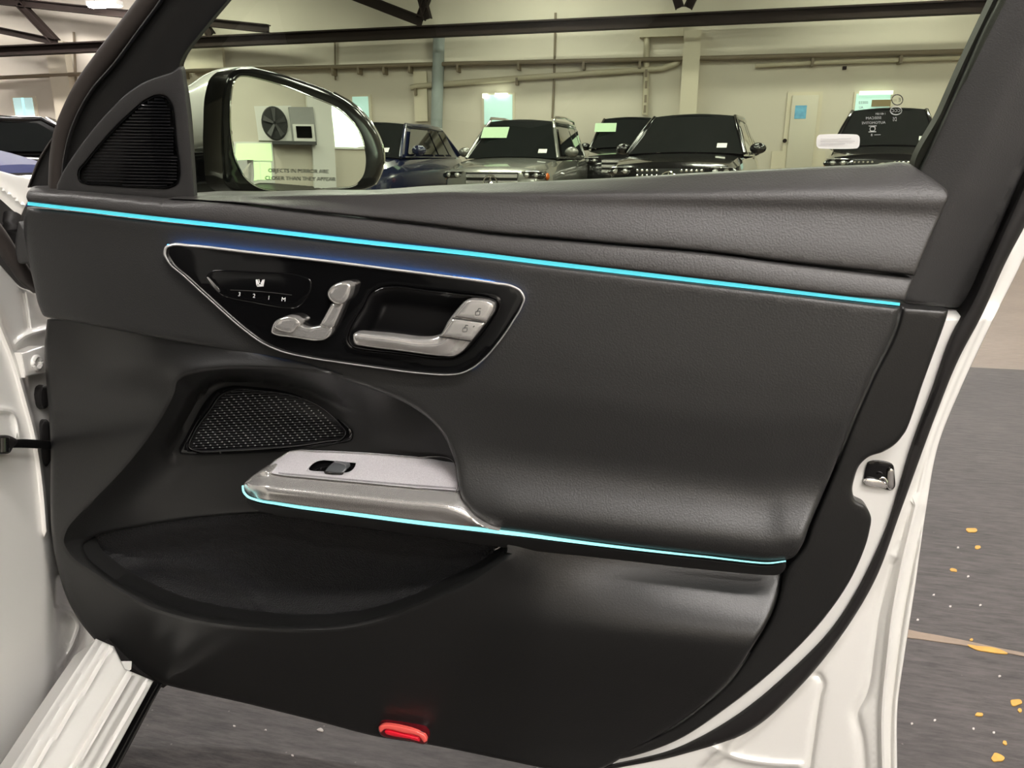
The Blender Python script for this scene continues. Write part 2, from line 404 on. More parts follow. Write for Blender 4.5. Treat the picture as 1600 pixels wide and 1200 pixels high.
wall_pipe([(642, 137), (650, 135), (800, 123), (960, 112), (1035, 107), (1058, 99), (1060, 95)], 0.07, M_PIPE, 'cream pipe sloping up to the right on the back wall', 0.12, None, [(650, 139), (808, 123), (1010, 110)])
wall_pipe([(1180, 103), (1300, 97), (1520, 90)], 0.05, M_PIPE, 'cream pipe below the brown pipe near the white sticker side', 0.12)
wall_pipe([(1011, 40), (1010, 100), (1008, 180)], 0.075, M_PIPE, 'vertical cream pipe behind the two black cars', 0.1, None, [(1010, 128), (1009, 150), (1008, 166)])
wall_pipe([(686, 50), (684, 120), (682, 200)], 0.16, M_GREYPIPE, 'blue grey vertical downpipe behind the blue car', 0.18)
wall_pipe([(868, 20), (866, 120), (863, 185)], 0.03, M_PIPED, 'thin dark conduit above the silver roof rails', 0.05)
wall_pipe([(523, 60), (524, 125)], 0.025, M_PIPED, 'short thin conduit left of the blue grey downpipe', 0.05)
wall_pipe([(115, 50), (118, 115), (122, 190)], 0.03, M_PIPED, 'thin conduit on the pale wall at the far left', 0.05)
wall_pipe([(330, 70), (328, 112)], 0.05, M_PIPED, 'short dark pipe above the white mirror cap', 0.05)
def trim(n, *a): o = wbox('trim_%d' % n, *a); o['kind'] = 'structure'; return o
trim(1, 1061, 50, 1096, 190, 0.35, M_WALLTRIM)
trim(2, 100, 66, 108, 200, 0.25, M_WALLTRIM)
trim(3, 650, 112, 668, 190, 0.10, M_WALLTRIM)
trim(4, 302, 75, 350, 113, 0.12, M_WALLTRIM)
trim(5, 1200, 236, 1290, 300, 0.06, M_WALLTRIM)
trim(6, 1000, 20, 1070, 60, 0.2, M_WALLTRIM)
# the plain door with a blue notice
d1 = thing('door_1', wpt(1250, 330), 'beige door with a blue notice in the back wall', 'door'); d1['kind'] = 'structure'
wbox('door_frame', 1216, 143, 1286, 300, 0.05, M_WALLTRIM, d1)
wbox('door_leaf', 1223, 149, 1279, 300, 0.05, M_DOORP, d1, 0.05, 0.01)
M_NOTICE = mat('pale blue notice', (0.16, 0.45, 0.75), 0.6, var=0.5, vscale=9)
wbox('notice', 1240, 165, 1260, 186, 0.01, M_NOTICE, d1, 0.10)
c = wpt(1217.5, 219, .13); k = wpt(1226, 220, .12); tube('door_knob', [(k[0], k[1], k[2]), (k[0], k[1]-.06, k[2])], 0.05, M_STEEL, d1, 8)
# windows in the back wall
M_PANE = mat('pale daylight pane', (0.55, 0.80, 0.80), 0.2, emit=0.55)
M_PANE2 = mat('bright daylight pane', (0.85, 0.97, 0.80), 0.2, emit=1.6)
def wall_window(n, x0, y0, x1, y1, m, mull=1):
    t = thing('window_%d' % n, wpt((x0+x1)/2, y1), 'pale window in the back wall', 'window'); t['kind'] = 'structure'
    wbox('window_frame', x0-3, y0-3, x1+3, y1+3, 0.05, M_WALLTRIM, t)
    wd = (x1-x0)/mull
    for i in range(mull): wbox('pane', x0+i*wd+0.7, y0, x0+(i+1)*wd-0.7, y1, 0.02, m, t, 0.051)
    return t
wall_window(1, 553, 151, 577, 185, M_PANE)
wall_window(2, 757, 148, 802, 195, M_PANE)
wall_window(3, 27, 153, 53, 182, M_PANE, 2)
w4 = wall_window(4, 1330, 146, 1392, 205, M_PANE)
wbox('light_tube', 1341, 142, 1394, 149, 0.05, M_PANE2, w4, 0.08)
wbox('notice', 1360, 156, 1391, 167, 0.02, mat('brown notice', (0.22, 0.17, 0.08), 0.6), w4, 0.08)
tag(wbox('wall_box', 1488, 132, 1498, 148, 0.15, M_STEEL), 'small dark box on the back wall beside the pillar trim', 'box')
tag(wbox('wall_box', 1316, 104, 1322, 109, 0.1, M_STEEL), 'tiny dark fitting on the back wall above the daylight window', 'box')
tag(wbox('window_reflection', 776, 146, 794, 152, 0.2, mat('reflection glow', (1, .98, .92), .4, emit=5.0)), 'small bright light reflection in the window above the silver grey car', 'lamp')  # glowing boxes stand in for light reflected in the window
tag(wbox('window_reflection', 757, 147, 763, 154, 0.2, MATS['reflection glow']), 'tiny round bright light reflection beside the larger one over the silver grey car', 'lamp')

# ---- ceiling strip lights: the light of the place
M_LAMP = mat('warm white diffuser', (1.0, 0.95, 0.90), 0.5, emit=LIGHT)
M_LAMPB = mat('white enamel lamp body', (0.7, 0.7, 0.68), 0.4)
def strip_light(x, y, z, ln, label, rot=0.0, wd=0.3):
    t = thing('ceiling_light', (x, y, z), label, 'lamp', 'ceiling strip lights')
    hx, hy = (ln/2, wd/2) if rot == 0 else (wd/2, ln/2)
    box('lamp_body', x-hx-.03, x+hx+.03, y-hy-.03, y+hy+.03, z+.012, z+.12, M_LAMPB, t)
    box('diffuser', x-hx, x+hx, y-hy, y+hy, z-.02, z+.01, M_LAMP, t)
    for s in (-.35, .35):
        sx, sy = (x+s*ln, y) if rot == 0 else (x, y+s*ln)
        tube('hanger', [(sx, sy, z+.1), (sx, sy, CZ)], 0.008, M_STEEL, t, 6)
    return t
LG = 'strip light hung from the ceiling, out of the picture'
for x, y, z in [(1.2, -1.2, 4.3), (5.2, -0.3, 4.6), (1.6, -5.8, 4.2), (5.0, -5.8, 4.4), (3.0, -3.0, 4.4), (-4.6, 0.4, 4.8), (2.2, 4.4, 4.9), (-2.4, 4.4, 4.9), (-4.6, 9.2, 5.6), (0.2, 9.2, 5.6), (5, 9.2, 5.6), (-10.5, 9.2, 5.6), (-4.6, 14, 5.8), (0.2, 14, 5.8), (5, 14, 5.8), (-11, 14, 5.8), (-17, 14, 5.8)]:  # the two by the front wall are added to brighten what the metal mirrors
    strip_light(x, y, z, 2.4, LG)
for x in (-21, -17, -12.5, -3.5, 4.5):  # unseen row added to brighten the back wall
    strip_light(x, 18.3, 5.6, 2.4, LG)
p = wpt(164, 10, 1.5); strip_light(p[0], p[1], p[2], 0.85, 'short strip light hanging beside the dark truss at top left', 0.0, 0.2)

# ================================================================== CARS IN THE GARAGE
def patch(p00, p10, p11, p01, nu=6, nv=4, bulge=(0, 0, 0)):
    p00, p10, p11, p01, bu = [np.array(q, float) for q in (p00, p10, p11, p01, bulge)]; V = []
    for j in range(nv+1):
        for i in range(nu+1):
            u, v = i/nu, j/nv
            V.append((1-u)*(1-v)*p00+u*(1-v)*p10+u*v*p11+(1-u)*v*p01+bu*(1-(2*u-1)**2))
    n = nu+1
    return V, [(j*n+i, j*n+i+1, (j+1)*n+i+1, (j+1)*n+i) for j in range(nv) for i in range(nu)]
def ell_data(c, r, n=14, k=8):
    V = []; Fc = []
    for j in range(k+1):
        th = pi*j/k
        for i in range(n):
            a = 2*pi*i/n; V.append((c[0]+r[0]*sin(th)*cos(a), c[1]+r[1]*sin(th)*sin(a), c[2]+r[2]*cos(th)))
    for j in range(k):
        for i in range(n): Fc.append((j*n+i, (j+1)*n+i, (j+1)*n+(i+1) % n, j*n+(i+1) % n))
    return V, Fc
M_CGLASS = mat('dark car glass', (0.012, 0.014, 0.014), 0.03, coat=1.0)
M_TYRE = mat('tyre rubber', (0.012, 0.012, 0.012), 0.7)
M_RIM = mat('grey alloy', (0.4, 0.4, 0.4), 0.3, metal=1.0)
M_LENS = mat('headlamp lens', (0.75, 0.76, 0.76), 0.08, metal=0.7, coat=1.0)
M_AMBER = mat('amber reflector', (0.75, 0.16, 0.01), 0.3)
M_CARDB = mat('pale green sheet', (0.50, 0.68, 0.45), 0.7)

def make_car(name, label, loc, rot, paint, L=4.7, W=1.9, H=1.62, hood=0.95, cowl=1.06, belt=1.05, yc=1.25, yr0=2.15, yr1=3.9, grille='bars', rails=None, sheet_glass=None, sticker=True, amber=False, group='cars parked along the back wall'):
    R = Matrix.Rotation(rot, 4, 'Z'); t = thing(name, loc, label, 'car', group)
    lo = np.array(loc); R3 = np.array(R.to_3x3())
    def P(nm, VF, m, par=None, ang=35, lab=None):
        V = np.array([np.array(v, float) for v in VF[0]]) @ R3.T+lo
        return obj(nm, V, VF[1], m, par or t, angle=ang, label=lab)
    hw = W/2
    # body: hood, flanks and tail
    st = [(0.0, .34, hood-.30, hw*.80), (.03, .28, hood-.14, hw*.86), (.10, .24, hood-.03, hw*.92), (.35, .22, hood+.02, hw*.97), (.8, .22, (hood+cowl)/2+.02, hw), (yc, .22, cowl, hw), (yc+.5, .22, belt, hw), ((yc+yr1)/2, .22, belt+.02, hw), (yr1, .22, belt+.05, hw), (L-.35, .26, belt+.04, hw*.97), (L-.08, .30, belt-.05, hw*.90), (L, .40, belt-.30, hw*.82)]
    V = []; Fc = []
    for (y, zb, zt, ww) in st:
        hh = zt-zb
        half = [(ww*.90, zb), (ww*.985, zb+.12*hh), (ww, zb+.45*hh), (ww*.99, zb+.70*hh), (ww*.96, zb+.88*hh), (ww*.88, zb+.97*hh), (ww*.6, zt+.005), (ww*.3, zt+.02), (0, zt+.025)]
        ring = half+[(-x, z) for x, z in half[::-1][1:]]
        V += [(x, y, z) for x, z in ring]
    n = len(ring)
    for j in range(len(st)-1):
        for i in range(n-1): Fc.append((j*n+i, j*n+i+1, (j+1)*n+i+1, (j+1)*n+i))
        Fc.append((j*n+n-1, j*n, (j+1)*n, (j+1)*n+n-1))
    Fc.append(tuple(range(n))[::-1]); Fc.append(tuple(range((len(st)-1)*n, len(st)*n)))
    P('body', (V, Fc), paint)
    # greenhouse
    wb, wt = hw*.93, hw*.66; zr = H-.03; yt = L-.45
    P('windshield', patch((-wb, yc-.02, cowl-.01), (wb, yc-.02, cowl-.01), (wt, yr0, zr), (-wt, yr0, zr), 10, 4, (0, -.10, .035)), M_CGLASS)
    ym = (yr0+yr1)/2
    rv, rf = [], []
    ys = [yr0-.05, yr0+.2, ym, yr1-.2, yr1+.05]; zs = [zr-.012, H, H+.012, H-.01, zr-.05]
    for y, z in zip(ys, zs):
        for i in range(13):
            u = i/6-1; rv.append((u*(wt+.03), y-(.10*(1-u*u) if y < ym else -.06*(1-u*u)), z-.07*u**4+.06*(1-u*u)-.04))
    rf = [(j*13+i, j*13+i+1, (j+1)*13+i+1, (j+1)*13+i) for j in range(4) for i in range(12)]
    P('roof', (rv, rf), paint)
    P('rear_window', patch((-wt, yr1, zr-.05), (wt, yr1, zr-.05), (wb, yt, belt+.03), (-wb, yt, belt+.03), 8, 3, (0, .05, 0)), M_CGLASS)
    for s in (1, -1):
        g = lambda y, v: (s*(wb+(wt-wb)*v+.035*sin(pi*v)), y, (belt-.02)+(zr-belt+.02)*v)
        P('side_frame', patch(g(yc, 0), g(yt, 0), g(yr1, 1), g(yr0, 1), 8, 4), paint)
        def sw(y0b, y1b, y0t, y1t, v0=.10, v1=.86):
            def gg(y, v): a = g(y, v); return (a[0]+s*.035, a[1], a[2])
            return patch(gg(y0b, v0), gg(y1b, v0), gg(y1t, v1), gg(y0t, v1), 5, 4)
        yq = yr1-.45
        P('side_window', sw(yc+.28, ym-.05, yr0+.05, ym-.05), M_CGLASS)
        P('side_window', sw(ym+.03, yq+.1, ym+.03, yq), M_CGLASS)
        P('side_window', sw(yq+.18, yt-.35, yq+.08, yr1-.06), M_CGLASS)
        mo = P('mirror', ell_data((s*(hw+.10), yc+.42, belt+.10), (.13, .09, .09)), paint)
        P('mirror_foot', patch((s*(hw-.04), yc+.40, belt-.02), (s*(hw+.1), yc+.40, belt+.05), (s*(hw+.1), yc+.44, belt+.06), (s*(hw-.04), yc+.46, belt), 2, 2), M_MATTE, mo)
        # headlamp with two bright projectors
        hl = P('headlamp', ell_data((s*hw*.74, .12, hood-.15), (.23, .12, .085)), M_CGLASS)
        for dx in (-.08, .07): P('lamp_lens', ell_data((s*(hw*.74)+dx, .02+(.02 if dx*s > 0 else 0), hood-.14), (.05, .05, .045), 10, 6), M_LENS, hl)
        P('running_light', ell_data((s*hw*.74, .04, hood-.085), (.19, .08, .014), 12, 6), M_LENS, hl)
        if amber: P('side_reflector', ell_data((s*hw*.965, .30, hood-.17), (.03, .10, .06), 10, 6), M_AMBER)
        for k, y in enumerate((.85, L-.85)):
            wv, wf = [], []
            for xx, rr in ((-.11, .26), (-.11, .33), (-.09, .35), (.09, .35), (.11, .33), (.11, .26)):
                for i in range(24): a = 2*pi*i/24; wv.append((s*(hw-.12)+xx, y+rr*cos(a), .35+rr*sin(a)))
            wf = [(j*24+i, j*24+(i+1) % 24, (j+1)*24+(i+1) % 24, (j+1)*24+i) for j in range(5) for i in range(24)]
            wh = P('wheel', (wv, wf), M_TYRE)
            sv, sf = [], []
            for q in range(5):
                a = 2*pi*q/5; b0 = len(sv)
                for rr, hwid in ((.04, .03), (.26, .045)):
                    for sg in (-1, 1): sv.append((s*(hw-.03), y+rr*cos(a)-sg*hwid*sin(a), .35+rr*sin(a)+sg*hwid*cos(a)))
                sf.append((b0, b0+1, b0+3, b0+2))
            P('spokes', (sv, sf), M_RIM, wh)
            P('arch_liner', ell_data((s*(hw-.08), y, .36), (.07, .40, .40), 20, 10), M_MATTE)
        pl = [(s*wb*1.0, yc+.0, cowl), (s*(wb*.5+wt*.5)*1.01, (yc+yr0)/2-.015, (cowl+zr)/2+.01), (s*wt*1.01, yr0, zr-.01), (s*(wt+.035), yr0+.3, H-.055), (s*(wt+.04), ym, H-.045), (s*(wt+.035), yr1-.2, H-.07), (s*wt*1.01, yr1, zr-.06), (s*wb, yt, belt+.03)]
        tube('roof_edge', [tuple(R3 @ np.array(q)+lo) for q in pl], [.03, .032, .035, .045, .05, .05, .04, .03], paint, t, 8)
        if rails:
            rl = [(s*(wt+.0), yr0-.02, zr-.02), (s*(wt+.02), yr0+.15, H+.045), (s*(wt+.02), ym, H+.07), (s*(wt+.02), yr1-.2, H+.04), (s*(wt), yr1, zr-.04)]
            rl = [tuple(R3 @ np.array(q)+lo) for q in rl]; tube('roof_rail', rl, .025, rails, t, 8)
    # grille
    gw = hw*.50; gz0, gz1 = hood-.42, hood-.10
    gb = P('grille', patch((-gw*.9, -.012, gz0), (gw*.9, -.012, gz0), (gw, .02, gz1), (-gw, .02, gz1), 8, 3, (0, -.03, 0)), M_MATTE)
    if grille == 'bars':
        for k in range(3):
            z = gz1-.055-k*.105; P('grille_bar', patch((-gw*.97, -.02, z-.028), (gw*.97, -.02, z-.028), (gw*.97, .0, z+.028), (-gw*.97, .0, z+.028), 8, 2, (0, -.04, 0)), M_CHROME, gb)
    else:
        for r_ in range(4):
            for q in range(14):
                x = (q-6.5)*gw*.145; z = gz1-.03-r_*.075
                if abs(x) < .13: continue
                P('grille_stud', ell_data((x, -.045, z), (.02, .01, .02), 6, 4), M_CHROMEB, gb)
    # round three-pointed emblem
    ez = (gz0+gz1)/2-.0; er = .115
    rg, rgf = [], []
    for i in range(28):
        a = 2*pi*i/28
        for k in range(6):
            b = 2*pi*k/6; rr = er+.014*cos(b); rg.append((rr*cos(a), -.085+.014*sin(b), ez+rr*sin(a)))
    rgf = [(i*6+k, i*6+(k+1) % 6, ((i+1) % 28)*6+(k+1) % 6, ((i+1) % 28)*6+k) for i in range(28) for k in range(6)]
    em = P('emblem_ring', (rg, rgf), M_CHROMEB, gb)
    sv, sf = [(0, -.105, ez)], []
    for k in range(3):
        a = pi/2+2*pi*k/3; tip = (er*cos(a), -.085, ez+er*sin(a)); l = (.03*cos(a+pi/3), -.085, ez+.03*sin(a+pi/3)); r = (.03*cos(a-pi/3), -.085, ez+.03*sin(a-pi/3))
        b0 = len(sv); sv += [tip, l, r]; sf += [(0, b0, b0+1), (0, b0+2, b0)]
    P('emblem_star', (sv, sf), M_CHROMEB, gb, 1)
    P('bumper_intake', patch((-hw*.6, -.005, .36), (hw*.6, -.005, .36), (hw*.62, .0, .50), (-hw*.62, .0, .50), 6, 2, (0, -.02, 0)), M_MATTE)
    if sticker:
        wsx = .55; P('windshield_sticker', patch(*[(x, y, z) for x, y, z in ((wsx-.05, yc-.02, cowl+.09), (wsx+.10, yc+.02, cowl+.09), (wsx+.10, yc+.09, cowl+.16), (wsx-.05, yc+.05, cowl+.16))], 1, 1, (0, 0, 0)), M_STICKER)
    if sheet_glass:
        u0, u1 = sheet_glass; a0 = .52; a1 = .82
        def wsp(x, v): return (x, yc+(yr0-yc)*v-.12, cowl+(zr-cowl)*v+.02)
        P('windshield_sheet', patch(wsp(u0, a0), wsp(u1, a0), wsp(u1, a1), wsp(u0, a1), 2, 1, (0, 0, 0)), M_CARDB)
    return t
M_NAVY = mat('navy car paint', (0.010, 0.014, 0.045), 0.2, coat=1.0)
M_BLUEP = mat('mid blue car paint', (0.025, 0.035, 0.13), 0.45, spec=0.25)
M_GREYP = mat('graphite grey car paint', (0.26, 0.26, 0.235), 0.25, metal=0.5, coat=1.0)
M_BLACKP = mat('black car paint', (0.006, 0.006, 0.006), 0.15, coat=1.0)
def cpos(px, Y): q = yplane(Y)(px, 268); return (float(q[0]), Y, 0.0)
make_car('parked_car', 'silver grey car with a star emblem grille and bright roof rails', cpos(768, 13.0), radians(-3), M_GREYP, L=4.4, W=1.86, H=1.74, hood=0.92, cowl=1.05, belt=1.06, yr0=1.95, yr1=4.0, rails=M_CHROMEB, sheet_glass=(-.66, -.16), amber=True)
make_car('parked_car', 'dark navy car parked behind the door mirror', cpos(496, 11.6), radians(-3), M_NAVY, L=4.75, W=1.9, H=1.66, hood=0.92, cowl=1.06, belt=1.08, yr0=2.1, yr1=3.9)
make_car('parked_car', 'glossy black car with studded grille and sloping roof', cpos(1046, 12.0), radians(-9), M_BLACKP, L=4.5, W=2.0, H=1.75, hood=1.0, cowl=1.12, belt=1.10, yr0=2.0, yr1=3.5, grille='studs')
make_car('parked_car', 'black car half hidden between the silver grey car and the glossy black one', cpos(972, 17.4), radians(0), M_BLACKP, L=3.3, W=1.85, H=1.98, hood=1.15, cowl=1.28, belt=1.22, sheet_glass=(-.8, -.3), sticker=False, yr0=1.9, yr1=3.2)
make_car('parked_car', 'black car seen head on beside the window frame pillar', cpos(1378, 13.3), radians(-12), M_BLACKP, L=4.6, W=1.74, H=1.88, hood=1.12, cowl=1.24, belt=1.20, yr0=1.95, yr1=3.9, grille='studs', amber=True)
make_car('parked_car', 'mid blue car with an amber side lamp at the far left', cpos(48, 8.0), radians(98), M_BLUEP, L=4.6, W=1.9, H=1.66, hood=0.98, cowl=1.24, belt=1.14, yr0=2.1, yr1=3.6, amber=True)
make_car('parked_car', 'black car behind the blue one at the far left', cpos(285, 13.6), radians(126), M_BLACKP, L=4.7, W=1.9, H=1.74, belt=1.12, cowl=1.12)
make_car('parked_car', 'black car with pale roof edge furthest away at the left', cpos(150, 17.0), radians(126), M_BLACKP, L=4.7, W=1.9, H=2.0, belt=1.2, cowl=1.25)

# ================================================================== THE CAR DOOR
door = thing('car_door', (-0.35, 1.0, 0.15), 'open front passenger car door seen from inside, black leather trim with cyan light lines', 'car door')
D = door
# ---- lines of the panel that several parts share (photo pixels)
STRIP = [(43, 318), (120, 327), (240, 341), (400, 358.5), (560, 377), (760, 399), (840, 409), (1000, 428), (1200, 451.5), (1330, 467), (1406, 475.5)]
STRIP2 = [(379, 759), (380, 768), (386, 775.5), (401, 781.5), (432, 787), (470, 793), (520, 799.5), (570, 806), (640, 815), (700, 822), (760, 829), (820, 836), (880, 844), (950, 853), (1100, 870), (1205, 880), (1228, 877)]
strip_y = curve_fn(STRIP); strip2_y = curve_fn(STRIP2[3:])
SEAM = [(262, 311), (360, 317), (460, 329), (560, 340), (660, 351), (760, 364), (900, 376.5), (960, 382), (1125, 397), (1200, 407), (1428, 434)]
seam_y = curve_fn([(0, 290), (150, 299)]+SEAM)
SILLTOP = [(301, 302), (400, 300), (500, 297.5), (560, 298), (660, 291.5), (760, 287), (860, 283), (960, 278.5), (1100, 270), (1200, 265), (1300, 260), (1375, 257), (1420, 255)]
sill_y = curve_fn(SILLTOP+[(1490, 253)])
ARC = [(74, 496), (120, 504), (160, 511.5), (260, 531), (360, 550.5), (462, 573), (525, 590), (587, 610), (637, 632), (670, 655), (692, 679), (704, 703), (711, 723), (718, 764), (722, 779), (736, 803), (754, 819), (770, 827), (790, 831)]

# ---- white door shell and everything behind the trim
SHR = [([(1395, 880), (1372, 960), (1365, 1010), (1352, 1085), (1338, 1115), (1345, 1150), (1352, 1230)], 7, -.006),
       ([(1432, 790), (1410, 880), (1395, 960), (1387, 1030), (1380, 1100), (1381, 1230)], 6, .008),
       ([(1444, 800), (1427, 880), (1412, 960), (1402, 1030), (1394, 1100), (1391, 1230)], 3, -.004),
       ([(1545, 480), (1487, 610), (1455, 693), (1436, 770)], 4, .005),
       ([(1266, 1054), (1280, 1056), (1285, 1066), (1281, 1085), (1262, 1215)], 5, -.006),
       ([(1120, 1172), (1150, 1184), (1190, 1192), (1250, 1196)], 5, .006)]
SHL = [(spline(l, 8, False), r, a_) for l, r, a_ in SHR]
def shell_h(X, Y):
    pts = np.stack([X, Y], 1); h = np.full(len(X), -.012)
    h = h-.034*ss(-8, 26, X-np.interp(Y, [300, 403, 497, 557, 647, 797, 907, 1000, 1073, 1140, 1200], [1585, 1560, 1518, 1488, 1450, 1400, 1355, 1298, 1238, 1165, 1090]))
    h = h-.045*ss(500, 474, Y)
    for l, r, a_ in SHL: h = h+a_*np.exp(-(dist_to(pts, l, False)/r)**2)
    return h
shell = sheet('door_shell', [(1640, 300, 1), (1600, 402), (1553, 497), (1500, 610), (1467, 693), (1447, 797), (1430, 917), (1413, 1027), (1403, 1100), (1402, 1198), (1402, 1240, 1), (900, 1240, 1), (1000, 1150), (1180, 1000), (1290, 760), (1330, 560), (1390, 440), (1560, 300, 1)], M_WHITE, D, DOOR, shell_h, res=7, rnd=(4, .006), thick=.05, feat=[(l, r) for l, r, a_ in SHR])
sheet('inner_skin', [(88, 330, 1), (1390, 480, 1), (1330, 800), (1230, 960), (1100, 1080), (950, 1160, 1), (300, 1060), (150, 960), (95, 830, 1)], M_MATTE, D, DOOR, -.088, res=40, thick=.02)
lat = [(1357, 721), (1364, 719), (1396, 727), (1398, 740), (1398, 762), (1394, 766), (1380, 764), (1350, 756), (1349, 752)]
la = sheet('door_latch', lat, M_GLOSS, shell, DOOR, -.009, res=6, rnd=(2, .003), thick=.01)
sheet('latch_lip', [(1349, 749), (1354, 747), (1386, 755), (1387, 763), (1378, 763), (1351, 756)], M_CHROME, shell, DOOR, -.005, res=5, rnd=(2, .004), thick=.01)
sheet('latch_claw', [(1389, 731), (1395, 733), (1397, 752), (1396, 765), (1389, 765), (1386, 752)], M_CHROMEB, shell, DOOR, -.005, res=5, rnd=(2, .003), thick=.01)
px_tube('latch_striker_guide', [(1374, 748), (1379, 746), (1384, 750), (1386, 757)], .0016, M_CHROMEB, shell, DOOR, -.001, 3, 8)
# ---- black rubber weather seal round the door edge
SEAL_L = [(1905, -390), (1755, -60), (1610, 256), (1584, 316), (1548, 396), (1512, 476), (1490, 513), (1455, 607), (1420, 703), (1400, 772), (1385, 821), (1362, 874), (1306, 971), (1231, 1050), (1137, 1125), (1055, 1168), (960, 1192), (860, 1212)]
SEAL_R = [(1945, -390), (1795, -60), (1650, 256), (1600, 356), (1575, 403), (1532, 497), (1500, 557), (1463, 647), (1427, 745), (1407, 800), (1367, 907), (1310, 1000), (1250, 1073), (1175, 1140), (1062, 1181), (957, 1203), (860, 1226)]
sheet('weather_seal', [(*SEAL_L[0], 1)]+SEAL_L[1:-1]+[(*SEAL_L[-1], 1), (*SEAL_R[-1], 1)]+SEAL_R[::-1][1:-1]+[(*SEAL_R[0], 1)], M_RUBBER, D, DOOR, -.002, res=6, rnd=(11, .016), thick=.02)

# ---- upper trim (sill roll), belt trim and the cyan line between
def upper_h(X, Y):
    y0, y1 = sill_y(X), np.maximum(seam_y(X), sill_y(X)+1); u = np.clip((Y-y0)/(y1-y0), 0, 1)
    k = ss(620, 1150, X)
    yc = np.interp(X, [300, 700, 900, 1100, 1300, 1480], [310, 304, 312, 318, 322, 330])-y0; uc = np.clip(yc/(y1-y0), .12, .6)
    top = -.014+.034*np.sin(pi/2*np.clip(u/uc, 0, 1))              # rolls out from the glass
    und = -.004*k*ss(uc*.7, uc*1.15, u)
    low = .020*ss(uc*.9, 1.0, u)**.9
    return top+und+low
sheet('upper_trim', [(262, 310, 1), (301, 302)]+SILLTOP[1:]+[(1437, 266), (1465, 285), (1478, 296), (1482, 305), (1477, 320), (1450, 380), (1429, 431, 1)]+[(x, y-1.2) for x, y in SEAM[::-1][1:-1]], M_LEATHER2, D, DOOR, upper_h, res=7, rnd=(4, .006), thick=.03, angle=75, feat=[([(x, y+12) for x, y in SILLTOP], 6)])
def belt_h(X, Y):
    y0, y1 = seam_y(X), strip_y(X); u = np.clip((Y-y0)/np.maximum(y1-y0, 1), 0, 1)
    return .037+.010*np.sin(u*pi*.55)-.03*ss(.25, -.05, u)*ss(330, 150, X)
sheet('belt_trim', [(43, 300), (50, 292.5), (84, 292), (150, 296), (262, 311)]+[(x, y+1.2) for x, y in SEAM[1:-1]]+[(1427, 435.5, 1), (1413, 471, 1)]+[(x, y-3.2) for x, y in STRIP[::-1][1:-1]]+[(44, 315, 1), (41, 308)], M_LEATHER2, D, DOOR, belt_h, res=5, rnd=(4, .005), thick=.03, angle=75)
band('cyan_light_strip', STRIP, [5, 6.5, 7, 6.5, 4.5], M_CYAN, D, DOOR, .040, thick=.001)

# ---- centre panel with the armrest bulge
_v = lerp_fn([(-10, .042), (0, .050), (8, .060), (20, .067), (36, .068), (60, .057), (90, .042), (120, .036), (165, .042), (220, .049), (290, .050), (400, .048)])
def center_h(X, Y):
    v = strip2_y(np.maximum(X, 640))-Y
    sm = sum(_v(v+o) for o in (-14, -7, 0, 7, 14))/5
    k = ss(600, 800, X)
    return (.040+.004*ss(0, 120, Y-strip_y(X)))*(1-k)+sm*k-.012*ss(60, 0, Y-strip_y(X))*0
CP = [(43, 323.5, 1)]+[(x, y+3.6) for x, y in STRIP[1:-1]]+[(1407, 479.5, 1), (1397, 513), (1360, 590), (1333, 652), (1300, 738), (1280, 785), (1265, 820), (1253, 852), (1240, 870), (1226, 876)]+[(x, y-2.2) for x, y in STRIP2[::-1][1:5]]+[(790, 830)]+ARC[::-1][1:-1]+[(74, 496, 1), (69, 494), (60, 476), (54, 450), (45, 408), (39, 374), (38, 340)]
# gloss switch plate outline (outer edge of its chrome rim)
PLATE = [(255, 395), (258, 385), (268, 380.5), (296, 381.5), (390, 392), (540, 409.5), (605, 418), (699, 430), (774, 440.5), (802, 446), (815, 454), (820.5, 466), (816, 480), (802, 504), (779, 537), (756, 563), (737, 577.5), (717, 585.5), (699, 587), (661, 585), (586, 575.5), (540, 569), (484, 560.5), (437, 549.5), (409, 537), (381, 517), (334, 476), (287, 433), (262, 410)]
BOWL = [(544, 528), (549, 512), (567, 481), (581, 457), (595, 449.5), (614, 447), (661, 452), (717, 458.5), (764, 465), (776, 471), (777.5, 481), (770, 495), (746, 529), (725, 550), (708, 559), (689, 560.5), (624, 552.5), (567, 546), (551, 542), (545, 535)]
BOWLC = [(q[0]+(660-q[0])*-.02, q[1]+(505-q[1])*-.03) for q in BOWL]
cpan = sheet('center_panel', CP, M_LEATHER, D, DOOR, center_h, res=8, rnd=(9, .009), thick=.03, holes=[BOWLC])
def ctr(x, y): return float(center_h(np.array([x]), np.array([y]))[0])

